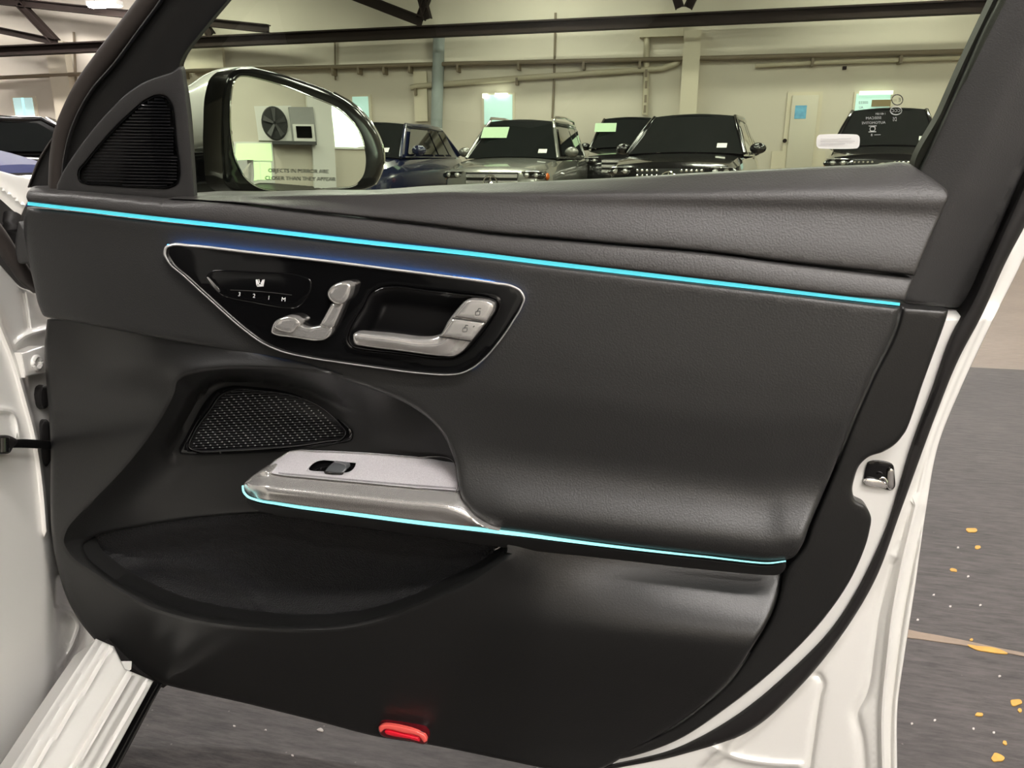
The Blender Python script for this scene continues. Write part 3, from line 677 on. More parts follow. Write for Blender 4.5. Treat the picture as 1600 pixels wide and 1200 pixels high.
# ---- gloss switch plate
HP = .054
plate = sheet('switch_plate', PLATE, M_GLOSS, D, DOOR, HP, res=12, rnd=(4, .002), thick=.0015, holes=[BOWL])
def ring(name, outline, win, m, parent, h, rnd, thick=.008, place=DOOR, step=3):
    """a rim: the outline and the same line set in by win(i) pixels"""
    o = spline(outline, step); t = np.roll(o, -1, 0)-np.roll(o, 1, 0); t /= np.linalg.norm(t, axis=1)[:, None]
    n = np.stack([-t[:, 1], t[:, 0]], 1)
    if not inside((o+n*2), o).mean() > .5: n = -n
    wd = np.array([win(x, y) for x, y in o])[:, None]
    return strip_between(name, o, o+n*wd, m, parent, h, rnd, thick, place)
def strip_between(name, A, B, m, parent, h, rise, thick, place):
    n = len(A); V = []; rows = [(-.0, -thick), (0.02, -.3*rise), (.2, .7*rise), (.5, rise), (.8, .7*rise), (.98, -.3*rise), (1.0, -thick)]
    for f, dz in rows:
        q = A*(1-f)+B*f; hh = (h(q[:, 0], q[:, 1]) if callable(h) else np.full(n, h))+dz; V.append(place(q[:, 0], q[:, 1], hh))
    k = len(rows); Fc = [(r*n+i, r*n+(i+1) % n, (r+1)*n+(i+1) % n, (r+1)*n+i) for r in range(k-1) for i in range(n)]
    return obj(name, np.vstack(V), Fc, m, parent, angle=60)
top_y = lerp_fn([(255, 384), (296, 382), (540, 410), (820, 448)])
ring('chrome_rim', PLATE, lambda x, y: 2.6+2.2*float(ss(30, 8, y-top_y(x))), M_RIMC, plate, HP+.001, .003, .003)
# blue light guide tucked behind the upper and rear edge of the plate
BL = [(262, 383), (275, 381.5), (296, 382.5), (390, 393), (540, 410.5), (605, 419), (699, 431), (774, 441.5), (800, 447), (813, 455), (818.5, 466), (814, 480), (800, 504), (777, 536), (754, 561), (738, 575)]
px_tube('blue_light_guide', BL, .0011, M_BLUE, plate, DOOR, .0487, 6, 6)
# memory keypad
KEY = [(321, 432), (330, 424), (400, 424), (470, 430), (486, 438), (487, 450), (478, 468), (464, 481), (452, 482), (400, 474), (345, 460), (332, 448)]
key = sheet('memory_keypad', KEY, M_GLOSS, plate, DOOR, HP+.0012, res=8, rnd=(3, .0015), thick=.003, step=3)
sheet('keypad_edge_highlight', [(323, 433), (325, 433), (344, 455.5), (342, 457)], M_CHROMEB, plate, DOOR, HP+.0017, res=10, thick=.001, step=3)  # highlight on the key edge, laid on as a bright sliver
px_tube('keypad_groove', [(360, 453), (400, 455), (440, 459), (456, 461)], (.0004), mat('dark grey groove', (.03, .03, .03), .4), plate, DOOR, HP+.0012, 8, 6)
for s_, x, y in (('3', 374, 458.5), ('2', 397, 461), ('1', 420, 464), ('M', 443, 466.5)):
    text_mesh('key_legend', s_, M_PRINT, plate, DOOR, x, y+1.5, 9, .11, h=HP+.0016)
for q in ([(399.5, 437), (402, 436.5), (405, 444), (404, 447), (400.5, 446)], [(401, 444), (408, 444.5), (412, 447.5), (402, 448)], [(407, 443), (410, 437), (412, 437.5), (410, 446)], [(403.5, 436.5), (404.8, 436.5), (406, 442), (405, 442)], [(409, 447), (412, 436.5), (413.5, 437), (411.5, 447.5)]):
    sheet('seat_legend', [(*p, 1) for p in q], M_PRINT, plate, DOOR, HP+.0017, res=20, thick=.0004)
# seat adjuster shaped like a little seat
def cham(name, pts, m, par, h, rn, th=.012, step=2): return sheet(name, pts, m, par, DOOR, h, res=5, rnd=rn, thick=th, step=step)
hs = HP+.010
cham('seat_cushion_switch', [(424, 520), (424.5, 513), (430, 502), (442, 496), (462, 497), (471, 508), (486, 511.5), (494, 510), (500, 509), (520, 512), (517, 523), (507, 531), (496, 532.5), (460, 528), (430, 523.5)], M_CHROME, plate, hs, (3, .004))
cham('seat_front_cap', [(428, 512), (434, 500), (443, 495.5), (462, 496.5), (470, 506), (463, 512), (458, 519), (432, 515)], M_CHROME, plate, hs+.006, (3.5, .005))
cham('seat_back_switch', [(499, 509, 1), (518, 475, 1), (539, 472, 1), (522, 511, 1), (511, 513)], M_CHROME, plate, hs+.002, (3.5, .004))
cham('seat_head_switch', [(511.5, 460), (519, 447), (530, 441.5), (545, 442), (549, 446), (548, 456), (541, 471), (531, 476), (522, 474), (514, 467)], M_CHROME, plate, hs+.007, (4.5, .006))
# pull handle in its bowl
def bowl_h(X, Y):
    p = np.stack([X, Y], 1); d = dist_to(p, spline(BOWL, 4)); return HP-.002-.030*ss(0, 34, d)**.8
sheet('handle_bowl', [(q[0]+(q[0]-660)*.012, q[1]+(q[1]-505)*.02) for q in BOWL], mat('black bowl plastic', (.004, .004, .0045), .42, spec=.25), plate, DOOR, bowl_h, res=5, thick=.004)
ring('bowl_rim', BOWL, lambda x, y: 3.2, M_GLOSS, plate, HP+.001, .0022, .006)
HAND = [(552, 530), (553, 521), (558, 519.5, 1), (610, 524), (655, 529), (672, 528.5), (686, 524), (700, 502), (727, 470), (733, 467.5), (766, 470), (773, 475), (773, 484), (759, 505.5), (736, 534.5), (722, 550), (710, 556.5), (689, 556.5), (624, 548.5), (567, 541), (554, 537.5)]
def hand_h(X, Y):
    ln = spline([(552, 527), (610, 534), (665, 541), (690, 538), (712, 508), (737, 474)], 4, False); d = dist_to(np.stack([X, Y], 1), ln, False)
    return HP+.012+.004*np.exp(-(d/8)**2)
hd = sheet('door_handle', HAND, M_SATIN, plate, DOOR, hand_h, res=4, rnd=(4, .006), thick=.014, step=3)
def hb(name, pts): return sheet(name, pts, M_SATIN, plate, DOOR, HP+.0195, res=5, rnd=(3, .0025), thick=.008, step=3)
hb('lock_button', [(709, 495, 1), (731, 470), (735, 468.5), (764, 471.5), (771, 476), (770.5, 483), (760, 502.5, 1)])
hb('lock_button', [(688, 524.5, 1), (707.5, 498, 1), (758.5, 504.5, 1), (737.5, 532, 1)])
px_tube('button_gap', [(707, 497), (759, 503.8)], .0007, M_MATTE, plate, DOOR, HP+.0185, 10, 6)
px_tube('button_gap', [(686, 526), (737, 533.3)], .0007, M_MATTE, plate, DOOR, HP+.0165, 10, 6)
MD = mat('engraved legend', (.04, .04, .04), .5)
for (x, y) in ((747, 489), (727, 515)):
    px_tube('lock_legend', [(x-4, y-2, 1), (x+3, y-3, 1), (x+2.5, y+3, 1), (x-4, y+3.6, 1)], .0005, MD, plate, DOOR, HP+.0197, 3, 5, True)
    px_tube('lock_legend', [(x-1, y-3), (x+1, y-7), (x+4.5, y-6.5)], .0005, MD, plate, DOOR, HP+.0197, 3, 5)
px_tube('lock_legend', [(739.5, 511), (741.5, 509)], .0005, MD, plate, DOOR, HP+.0197, 3, 5)

# ---- lower panel: speaker recess, map pocket rim, kick area
CREST = [(745, 760), (722, 715), (700, 672), (668, 642), (625, 613), (575, 594), (520, 583), (470, 577), (400, 573), (345, 574), (303, 580), (285, 586), (276, 594), (271, 612), (260, 636), (236, 675), (200, 722), (146, 779), (125, 800), (103, 827), (98, 846), (108, 867), (146, 896), (188, 925), (233, 949), (280, 964), (350, 978), (420, 984), (480, 986), (540, 983), (590, 973), (650, 950), (735, 912), (790, 876)]
POCKET = [(130, 852), (145, 840), (225, 822), (340, 806), (450, 803), (600, 822), (775, 846), (787, 856), (750, 888), (700, 915), (625, 950), (550, 971), (475, 977), (375, 970), (275, 950), (200, 917), (160, 891), (135, 867)]
CRL = spline(CREST, 5, False)
CPOLY = np.vstack([CRL, np.array([(792, 850), (775, 800)])])
SPK_O = [(279, 703), (287, 687), (300, 662), (320, 627), (335, 611), (355, 603.5), (397, 604), (440, 609), (467, 616), (510, 637), (540, 660), (553, 676), (551, 687), (525, 694.5), (460, 704), (400, 709), (360, 711), (290, 711), (281, 709)]
SPKL = spline(SPK_O, 4)
def lower_h(X, Y):
    p = np.stack([X, Y], 1); d0 = dist_to(p, CRL, False); d = np.sqrt(d0**2+6)-2.4; inn = inside(p, CPOLY)
    c0 = .036-.050*ss(500, 640, X)*ss(800, 740, Y)             # the crest sinks behind the armrest
    base = -.006*ss(300, 60, X)
    yy = Y-.10*(X-1000)                                        # right of the pocket the panel swells out below the armrest
    base = base+ss(640, 860, X)*(-.016+.066*ss(845, 1000, yy)-.050*ss(985, 1200, yy))
    base = base-.035*(1-ss(640, 860, X))*ss(1010, 1180, Y-.05*(X-500))
    tp = ss(640, 570, Y-.10*(X-300))*ss(110, 250, X)*ss(640, 520, X)
    base = base+.032*tp; c0 = c0+.018*tp
    reach = 30+100*ss(570, 700, Y)
    hout = base+(c0-base)*np.exp(-(d/reach)**1.1)
    k = np.clip(d/95, 0, 1); hin = c0-(c0+.028)*(1-(1-k)**2)
    h = np.where(inn, hin, hout)
    ds = dist_to(p, SPKL); ds = np.where(inside(p, SPKL), 0, ds); w_ = ss(26, 5, ds)
    return h*(1-w_)+w_*np.minimum(h, -.022)
sheet('lower_panel', [(74, 499, 1), (71.5, 515), (69.5, 545), (72, 592), (77, 655), (79, 705), (78.5, 777), (81, 837), (90, 887), (108, 942), (142, 993), (179, 1027), (233, 1058), (250, 1067), (400, 1103), (500, 1128), (585, 1150), (675, 1164.5), (800, 1190), (850, 1200), (930, 1204), (1000, 1166), (1044, 1140), (1100, 1099), (1137, 1065), (1175, 1012), (1205, 960), (1224, 898), (1226, 884, 1), (1100, 862, 1), (800, 815, 1), (740, 770), (715, 690), (672, 640), (620, 604), (525, 580), (462, 562), (360, 540), (260, 520), (120, 494, 1)],
      M_PLASTIC, D, DOOR, lower_h, res=7, rnd=(6, .008), thick=.03, holes=[POCKET], feat=[(CREST[6:], 6)])
def pocket_h(X, Y):
    p = np.stack([X, Y], 1); d = dist_to(p, spline(POCKET, 5))
    b = .012*np.exp(-((X-230-.2*(Y-900))/110)**2-((Y-935)/48)**2)+.010*np.exp(-(dist_to(p, spline([(150, 895), (210, 885), (270, 882), (330, 897), (385, 925), (400, 945)], 6, False), False)/14)**2)
    dc = dist_to(p, spline(CREST[-16:], 6, False), False)
    return -.036-.030*ss(0, 60, d)+b+.046*np.exp(-dc/24)
sheet('map_pocket', [(x+(x-450)*.03, y+(y-890)*.06) for x, y in POCKET], M_CARPET, D, DOOR, pocket_h, res=6, thick=.004)
px_tube('pocket_clip', [(772, 859), (778, 857), (782, 854)], .0012, M_CHROME, D, DOOR, .0, 3, 6)
# rear edge trim
sheet('rear_edge_trim', [(1409.5, 479, 1), (1482, 484, 1), (1479, 496), (1445, 590), (1413, 677), (1400, 693), (1380, 706), (1357, 714), (1343, 727), (1335, 747), (1332, 768), (1336, 780), (1352, 790), (1361, 808), (1358, 832), (1336, 892), (1287, 967), (1231, 1027), (1175, 1076), (1137, 1105), (1055, 1158), (987, 1182), (912, 1196), (870, 1206, 1), (905, 1190), (980, 1169), (1046, 1140), (1102, 1099.5), (1139, 1065.5), (1177, 1012.5), (1207, 960), (1226, 898), (1232, 884), (1243, 871), (1256, 853), (1268, 820), (1283, 785), (1303, 738.5), (1336, 652.5), (1363, 590.5), (1400, 513.5)],
      M_PLASTIC, D, DOOR, lambda X, Y: .002+.008*ss(1100, 800, Y), res=8, rnd=(7, .007), thick=.02)
# armrest underside, its light line
UND = [(383, 776), (401, 785), (432, 791), (520, 803.5), (640, 819), (760, 833), (880, 848), (950, 857), (1100, 874), (1205, 884), (1228, 880.5), (1226, 890), (1216, 898), (1204, 899), (1100, 890), (950, 873), (800, 857), (600, 829), (480, 812), (420, 802), (392, 790)]
sheet('armrest_underside', UND, M_MATTE, D, DOOR, lambda X, Y: .050-.0011*(Y-np.where(X > 401, strip2_y(X), 780)), res=7, rnd=(3, .003), thick=.04)
band('cyan_armrest_strip', STRIP2, [2.5, 4.6, 5.4, 6.2, 6.0, 4.4, 3.2, 2.2, 1.6], M_CYAN2, D, DOOR, .052, step=4, thick=.001)

# ---- satin metal door pull with fabric pad and window switch
PULL = [(380.5, 758), (386, 750.5), (396, 743), (412, 735), (419, 736), (424, 741.5), (433, 744.5), (495, 750.5), (570, 757.5), (640, 763.5), (718, 770, 1), (721, 778), (735, 804), (753, 819), (768, 827), (780, 829.5, 1), (760, 826), (700, 819), (640, 812), (570, 803), (520, 796.5), (470, 790), (432, 784), (401, 778.5), (387, 772)]
pad_bot = curve_fn([(380, 750), (424, 741), (433, 744), (495, 750), (570, 757), (640, 763), (718, 769), (790, 776)])
crease = curve_fn([(380, 757), (411, 765), (482, 774), (570, 784), (640, 792), (707, 800), (737, 815), (790, 835)])
def pull_h(X, Y):
    a, b, c = pad_bot(X), crease(X), np.where(X > 401, strip2_y(X), 781)
    u = np.clip((Y-a)/(b-a), 0, 1); v = np.clip((Y-b)/np.maximum(c-b, 4), 0, 1)
    hh = .040+.030*ss(0, .9, u)**.8-.0115*ss(0, 1, v)+.004*ss(.5, 1, v)
    return hh-.02*ss(420, 381, X)
pull = sheet('door_pull', PULL, M_SATIN, D, DOOR, pull_h, res=5, rnd=(4, .004), thick=.03, step=3, feat=[([(400, 762), (411, 765), (482, 774), (570, 784), (640, 792), (700, 799)], 4)])
PAD = [(420.5, 733), (426, 724), (440, 714), (452, 706.5), (460, 705), (495, 706), (570, 709.5), (640, 715), (711, 722.5, 1), (717, 767, 1), (640, 761), (570, 754.5), (495, 747.5), (433, 741), (424, 738)]
WELL = [(479.5, 735), (486, 727), (497, 720.5), (506, 719, 1), (556, 723.5, 1), (555, 728), (546, 738), (536, 741), (507, 739.5)]
def pad_h(X, Y):
    top = lerp_fn([(420, 708), (460, 705), (711, 722)])(X); u = np.clip((Y-top)/(pad_bot(X)-top), 0, 1); return -.018+.056*u
pad = sheet('fabric_pad', PAD, M_PAD, pull, DOOR, pad_h, res=6, rnd=(2.5, .002), thick=.006, holes=[WELL], step=3)
ring('pad_rim', [(419.5, 733.5), (425, 723), (439, 713), (452, 705), (460, 703.5), (495, 704.5), (570, 708), (640, 713.5), (709, 721), (714, 766.5), (640, 762), (570, 755.5), (495, 748.5), (433, 742), (423, 739)], lambda x, y: 1.6, M_CHROME, pull, lambda X, Y: pad_h(X, Y)-.0005, .0015, .005)
sheet('switch_well', [(q[0]+(q[0]-518)*.06, q[1]+(q[1]-730)*.1) for q in WELL], M_GLOSS, pull, DOOR, lambda X, Y: pad_h(X, Y)-.010, res=6, thick=.002, step=3)
sheet('window_switch', [(507, 737, 1), (513, 729), (522, 722, 1), (533, 724), (540, 727), (542, 732), (536, 739.5, 1)], mat('dark grey rocker', (.07, .075, .08), .25), pull, DOOR, lambda X, Y: pad_h(X, Y)+.001+.004*ss(740, 728, Y), res=4, rnd=(3, .003), thick=.012, step=2)
sheet('switch_blade', [(506, 737), (520, 739), (530, 739.5), (536.5, 738.8), (536, 741.2), (526, 742), (507, 739.5)], M_CHROMEB, pull, DOOR, lambda X, Y: pad_h(X, Y)+.0015, res=5, thick=.003, step=3)
# a row of stitches along the pad
sv, sf = [], []
for i in range(150):
    x = 436+i*1.85; y = float(pad_bot(x))-5.2
    q = np.array([(x-.45, y-1.6), (x+.45, y-1.6), (x+.45, y+1.2), (x-.45, y+1.2)]); b0 = len(sv)
    sv += list(DOOR(q[:, 0], q[:, 1], pad_h(q[:, 0], q[:, 1])+.0012)); sf.append((b0, b0+3, b0+2, b0+1))
tag(obj('pad_edge_ribs', sv, sf, MATS['dark print'], pull, smooth=False), kind='stuff')

# ---- loudspeaker grille in the recess
def ribs(name, poly, pitch, slope, m, parent, hfun, amp, x_is=5.0, notch=None):
    P = spline(poly, 3); y0, y1 = P[:, 1].min()-80, P[:, 1].max()+80; V, Fc = [], []
    yy = y0
    while yy < y1:
        xs = np.arange(P[:, 0].min(), P[:, 0].max(), x_is); ln = np.stack([xs, yy+slope*(xs-P[0, 0])], 1); ok = inside(ln, P)
        if ok.sum() > 1:
            q = ln[ok]; n = len(q); b0 = len(V)
            for dy, dh in ((-.46, 0), (-.25, .8), (0, 1), (.25, .8), (.46, 0)):
                Y = q[:, 1]+dy*pitch; hh = hfun(q[:, 0], Y)+dh*amp
                V += list(DOOR(q[:, 0], Y, hh) if parent is not tweet_ref[0] else TRI(q[:, 0], Y, hh))
            Fc += [(b0+r*n+i, b0+r*n+i+1, b0+(r+1)*n+i+1, b0+(r+1)*n+i) for r in range(4) for i in range(n-1)]
        yy += pitch
    return tag(obj(name, V, Fc, m, parent, angle=80), kind='stuff')
tweet_ref = [None]
SPK_I = [(297, 699), (303, 680), (330, 640), (347, 618), (365, 611), (410, 612.5), (450, 618), (475, 625), (500, 637), (531, 665), (539, 677), (534, 684), (510, 688.5), (460, 696), (400, 701), (360, 703), (310, 704)]
def spk_h(X, Y): return -.012-.00004*(X-280)
M_GRILL = mat('black grille plastic', (.010, .010, .011), .25, coat=.5)
spk = sheet('speaker_grille', SPK_O, M_GLOSS, D, DOOR, lambda X, Y: spk_h(X, Y), res=10, rnd=(7, .008), thick=.03, step=3, holes=[SPK_I])
sheet('grille_mesh', [(x+(x-420)*.02, y+(y-660)*.04) for x, y in SPK_I], M_MATTE, spk, DOOR, lambda X, Y: spk_h(X, Y)-.006, res=12, thick=.002)
ring('grille_rim', SPK_I, lambda x, y: -2.2, mat('highlight grey rim', (.05, .05, .05), .15), spk, lambda X, Y: spk_h(X, Y)+.001, .003, .004)  # black rim coloured grey to imitate its highlight
ribs('grille_ribs', SPK_I, 4.1, -.055, M_GRILL, spk, lambda X, Y: spk_h(X, Y)-.005, .0035)
dv, df = [], []
PI_ = spline([(x+(420-x)*.05, y+(660-y)*.1) for x, y in SPK_I], 3)
for r in range(26):
    for k in range(34):
        x = 292+k*11+(r % 3)*3.7; y = 606+r*4.1-.055*(x-297)+1.2
        if inside(np.array([[x, y]]), PI_)[0]:
            b0 = len(dv); c = DOOR(np.array([x-1.7, x, x+1.7, x, x]), np.array([y, y-1.2, y, y+1.2, y]), np.array([0, 0, 0, 0, .0022])+float(spk_h(x, y))-.0014)
            dv += list(c); df += [(b0+i, b0+4, b0+(i+1) % 4) for i in range(4)]
tag(obj('grille_studs', dv, df, M_RIMC, spk, smooth=False), kind='stuff')

# ---- red reflector low on the panel
sheet('red_reflector', [(591, 1134), (596, 1131), (640, 1138), (664, 1145), (668, 1152), (667, 1161), (662, 1163), (640, 1158), (594, 1147)], mat('dark red bezel', (.10, .004, .008), .2, coat=1.0), D, DOOR, .006, res=6, rnd=(3, .003), thick=.012, step=3)
rf_ = bpy.data.objects['red_reflector']
sheet('reflector_lens', [(592, 1136), (598, 1132.5), (630, 1136), (655, 1144), (665, 1150), (667, 1158), (663, 1160), (656, 1152), (630, 1145), (600, 1140), (595, 1145)], mat('pale red lens', (.85, .12, .10), .15, coat=1.0), rf_, DOOR, .010, res=5, rnd=(2.5, .002), thick=.004, step=3)
sheet('reflector_lens', [(601, 1143), (604, 1141.5), (630, 1147), (654, 1154), (656, 1158), (640, 1155), (603, 1147)], M_RED, rf_, DOOR, .011, res=5, rnd=(2, .002), thick=.004, step=3)

# ---- window frame, tweeter corner, pillar trim, glass
FRAME = Plane((0, .95, .975), (0, -1, -.22))
TRI = FRAME
GLASSP = Plane((0, .984, .975), (0, -1, -.22))
APILL = [(250, -2), (212, 50), (175, 100), (140, 141), (120, 175), (105, 213), (97, 250), (95, 284)]
aline = spline(APILL, 6, False)
def frame_h(X, Y):
    p = np.stack([X, Y], 1); d = dist_to(p, aline, False)
    return .000+.010*ss(0, 40, d)-.006*ss(90, 150, d)
ft = sheet('window_frame_trim', [(1905, -395, 1), (1500, -440), (1000, -445), (760, -410), (560, -320), (420, -205), (320, -95), (250, -2), (212, 50), (175, 100), (140, 141), (120, 175), (105, 213), (97, 250), (92, 303, 1), (298, 312, 1), (298, 233), (290, 147), (282, 100), (287, 88), (325, 38), (357, 0), (418, -75), (520, -170), (650, -250), (820, -312), (1000, -340), (1400, -345), (1740, -318, 1)], M_PLASTIC, D, FRAME, frame_h, res=9, rnd=(4, .005), thick=.008)
tube('roof_seal', list(FRAME(*spline([(1500, -448), (1000, -453), (755, -418), (550, -328), (408, -212), (306, -98), (236, -2), (201, 44), (163, 93), (130, 140), (112, 175), (98, 213), (92, 250), (90, 292)], 10, False).T, -.004)), .0115, M_SEALB, ft, 12)
band('seal_lip', [(296, -80), (252, -2), (214, 50), (177, 100), (142, 141), (122, 175), (107, 213), (99, 250), (96, 284)], [3, 3, 3, 2], M_PILLAR, ft, FRAME, .010, thick=.006, rnd=(1.4, .002))
TW = [(88, 303, 1), (89, 289, 1), (96, 273), (132, 219), (167, 177), (202, 143), (229, 126.5), (251, 118.5), (270, 112), (281, 104), (288, 130), (292, 160), (299, 233), (305, 314, 1), (194, 308, 1)]
TWG = [(122, 276), (122.5, 268), (133, 254), (168, 212), (203, 177), (229, 156), (246, 149), (260, 151.5), (268, 163), (276, 223), (281, 274), (278, 286), (264, 293.5), (238, 294), (168, 290), (133, 287), (124, 283)]
tw = sheet('tweeter_corner', TW, M_PILLAR, D, FRAME, .014, res=10, rnd=(3, .004), thick=.006, step=4, holes=[TWG])
tweet_ref[0] = tw
ring('tweeter_rim', TWG, lambda x, y: 3.0, M_GLOSS, tw, .013, .003, .006, FRAME)
sheet('tweeter_backing', [(x+(x-215)*.03, y+(y-240)*.03) for x, y in TWG], M_GLOSS, tw, FRAME, .004, res=14, thick=.002)
TWI = [(x+(215-x)*.045, y+(240-y)*.045) for x, y in TWG]
M_RIB = mat('gloss black ribs', (.008, .008, .009), .16, coat=1.0)
ribs('tweeter_ribs', TWI, 5.0, .02, M_RIB, tw, lambda X, Y: .007+.006*np.exp(-((X-228)/34)**2), .004)
# black corner piece outside the seal, with a thin bright edge
co = sheet('mirror_corner', [(46, 293, 1), (63, 250), (95, 200, 1), (93, 250), (90, 292, 1)], M_MATTE, D, FRAME, -.030, res=10, thick=.01)
band('corner_edge', [(44, 293), (61, 250), (78, 222), (95, 199), (110, 172)], [2.5, 3.5, 3, 2.5, 2], M_SEALB, co, FRAME, -.024, thick=.006, rnd=(1.2, .002))
# pillar trim at the rear of the window
PILL = Plane((0, .972, .975), (0, -1, -.12))
CREASE_B = spline([(1835, -400), (1640, 5), (1600, 88), (1540, 215), (1500, 300), (1476, 344), (1462, 372)], 8, False)
def pill_h(X, Y):
    p = np.stack([X, Y], 1); d = dist_to(p, CREASE_B, False); side = X-np.interp(Y, [-400, 5, 88, 215, 300, 344, 470], [1835, 1640, 1600, 1540, 1500, 1476, 1420])
    ed = np.interp(Y, [-400, -80, 0, 150, 268, 304, 420, 468], [1915, 1760, 1720, 1650, 1600, 1584, 1536, 1516])-X
    return .016-.00020*np.sqrt(side**2+80)+.004*ss(14, 4, ed)
sheet('pillar_trim', [(1755, -400, 1), (1600, -80), (1560, 0), (1536, 47), (1512, 101), (1480, 173), (1438, 262), (1400, 340), (1400, 465, 1), (1414, 473, 1), (1500, 481.5), (1509, 479), (1516, 468), (1536, 420), (1584, 304), (1600, 268), (1650, 150), (1720, 0), (1760, -80), (1915, -400, 1)], M_PILLAR, D, PILL, pill_h, res=7, rnd=(6, .007), thick=.03)
sheet('glass_run_channel', [(1745, -400, 1), (1590, -80), (1552, 0), (1504, 101), (1472, 173), (1430, 266), (1448, 290), (1490, 173), (1522, 101), (1570, 0), (1610, -80), (1765, -400, 1)], M_RUBBER, D, PILL, -.010, res=30, thick=.02)
GLS = [(1000, -380, 1), (700, -310), (500, -190), (400, -75), (340, -10), (300, 60), (270, 95), (280, 180), (290, 310, 1), (700, 305), (1200, 285), (1440, 275, 1), (1480, 190), (1520, 105), (1575, -5), (1620, -90), (1760, -380, 1)]
gl = sheet('window_glass', GLS, M_GLASS, D, GLASSP, 0.0, res=120, thick=0.0, step=20)
sheet('glass_sticker', [(1277, 213.5), (1279.5, 211), (1340, 210.8), (1342.5, 213), (1342, 229), (1339.5, 231.5), (1279, 231.5), (1276.5, 229)], M_STICKER, gl, GLASSP, .0012, res=20, thick=.0006, step=3)
for y, x1 in ((217, 1330), (221, 1336), (225, 1320)):
    band('sticker_print', [(1282, y), (x1, y-.3)], [.7, .7], mat('faint grey print', (.55, .55, .55), .8), gl, GLASSP, .0022, thick=.0002)
def etch(s_, x, y, sz, st=1.0, mir=True, m=M_ETCH): text_mesh('etched_mark', s_, m, gl, GLASSP, x, y, sz, -.03, mir, .0015, st)
etch('SISECAM', 1365, 184.5, 5.6, 1.15); etch('AUTOMOTIVE', 1365, 192, 5.6, 1.05); etch('1 40118M', 1376, 178, 5, .8)
etch('E', 1405.5, 156, 8, 1, True, M_DARKPRINT); etch('11', 1398.5, 157, 5.5, 1, True, M_DARKPRINT)
etch('CCC', 1400, 173, 6.5, 1.0, True, M_ETCH); etch('DS', 1398, 186.5, 9, .6, True, M_ETCH)
etch('00033', 1349, 160.5, 6, 1.0, True, M_DARKPRINT); etch('ALI', 1345.5, 168, 5, .9, True, M_DARKPRINT)
px_tube('etched_ring', [(1402+8.6*cos(a*pi/8), 156+8.2*sin(a*pi/8)) for a in range(16)], .0005, M_DARKPRINT, gl, GLASSP, .0012, 3, 4, True)
px_tube('etched_ring', [(1400+9*cos(a*pi/8), 173+6.4*sin(a*pi/8)) for a in range(16)], .0005, M_ETCH, gl, GLASSP, .0012, 3, 4, True)
for q in ([(1357.5, 197), (1369.5, 196.6)], [(1357, 206.2), (1369, 205.8)]): band('etched_bar', q, [1.2, 1.2], M_ETCH, gl, GLASSP, .0015, thick=.0002)
px_tube('etched_ring', [(1360, 199), (1367, 198.8), (1366.5, 204), (1359.8, 204)], .0005, M_ETCH, gl, GLASSP, .0012, 2, 4, True)
text_mesh('etched_mark', 'B', M_ETCH, gl, GLASSP, 1362, 211, 5, 0, True, .0015)
band('etched_bar', [(1366, 210.8), (1376, 210.5)], [.6, .6], M_ETCH, gl, GLASSP, .0015, thick=.0002)

# ---- door mirror outside the glass
mc = yplane(1.24)(465, 212); mdir = (mc-CAM)/np.linalg.norm(mc-CAM)
want = np.array([RX, 2.6, 1.55])-mc; want /= np.linalg.norm(want)
MIR = Plane(mc, want-mdir)
MR = 1.15                                                    # the glass is slightly convex
sm = MIR(465, 212, 0.0)
def mir_h(X, Y):
    p = MIR(X, Y, np.zeros(len(X))); return -((p-mc)**2).sum(1)/(2*MR)
M_MHOUS = mat('black mirror housing', (.006, .006, .006), .12, spec=.35)
HOUS = [(371, 106), (385, 104.5), (422, 111), (472, 126), (522, 145), (555, 165), (580, 192), (595, 220), (600.5, 241), (597.5, 266), (586, 289), (572, 295), (497, 300), (410, 303), (372, 303), (352, 290), (345, 250), (344, 190), (348, 140), (356, 117)]
MG = [(367, 128), (372, 121.5), (383, 120), (395, 122), (435, 132.5), (485, 151.5), (530, 172), (557, 200), (569, 230), (571.5, 255), (567, 275), (557, 287), (510, 294), (460, 297), (425, 296.5), (405, 292), (387, 280), (372, 256), (364, 222), (361, 185), (362, 155)]
sm_ = sheet('side_mirror', HOUS, M_MHOUS, D, MIR, lambda X, Y: np.full(len(X), -.006), res=12, rnd=(11, .016), thick=.05, step=5)
mgl = sheet('mirror_glass', MG, M_MIRROR, sm_, MIR, lambda X, Y: mir_h(X, Y)+.004, res=10, thick=.003, step=4)
ring('mirror_rim', MG, lambda x, y: -2.4, M_CHROMEB, sm_, lambda X, Y: mir_h(X, Y)+.002, .0012, .006, MIR)
px_tube('housing_edge', [(522, 145), (555, 165), (580, 192), (595, 220), (600, 241), (597, 266), (586, 288)], .0022, M_CHROMEB, sm_, MIR, -.020, 6, 6)
CAP = Plane(mc+np.array([-.03, .05, 0]), (.25, -.97, -.12))
sheet('mirror_cap', [(285, 141), (300, 130), (322, 115.5), (345, 107), (371, 104.5), (385, 104.5), (380, 130), (370, 160), (366, 200), (366, 232, 1), (344, 236.5), (296, 240, 1)], M_WHITE, sm_, CAP, lambda X, Y: .0+.02*ss(285, 340, X)-.00003*(Y-180)**2*.3, res=8, rnd=(12, .016), thick=.05)
sheet('mirror_foot', [(296, 238, 1), (345, 235), (362, 240), (385, 285), (420, 304), (420, 320, 1), (290, 320, 1)], M_GLOSS, sm_, CAP, .012, res=10, rnd=(8, .010), thick=.06)
for s_, y in (('OBJECTS IN MIRROR ARE', 267.5), ('CLOSER THAN THEY APPEAR', 279.5)):
    text_mesh('mirror_print', s_, mat('grey mirror print', (.10, .10, .09), .8), sm_, MIR, 467 if y < 270 else 470, y, 8.6, .02, False, lambda X, Y: mir_h(X, Y)+.0055, .98)

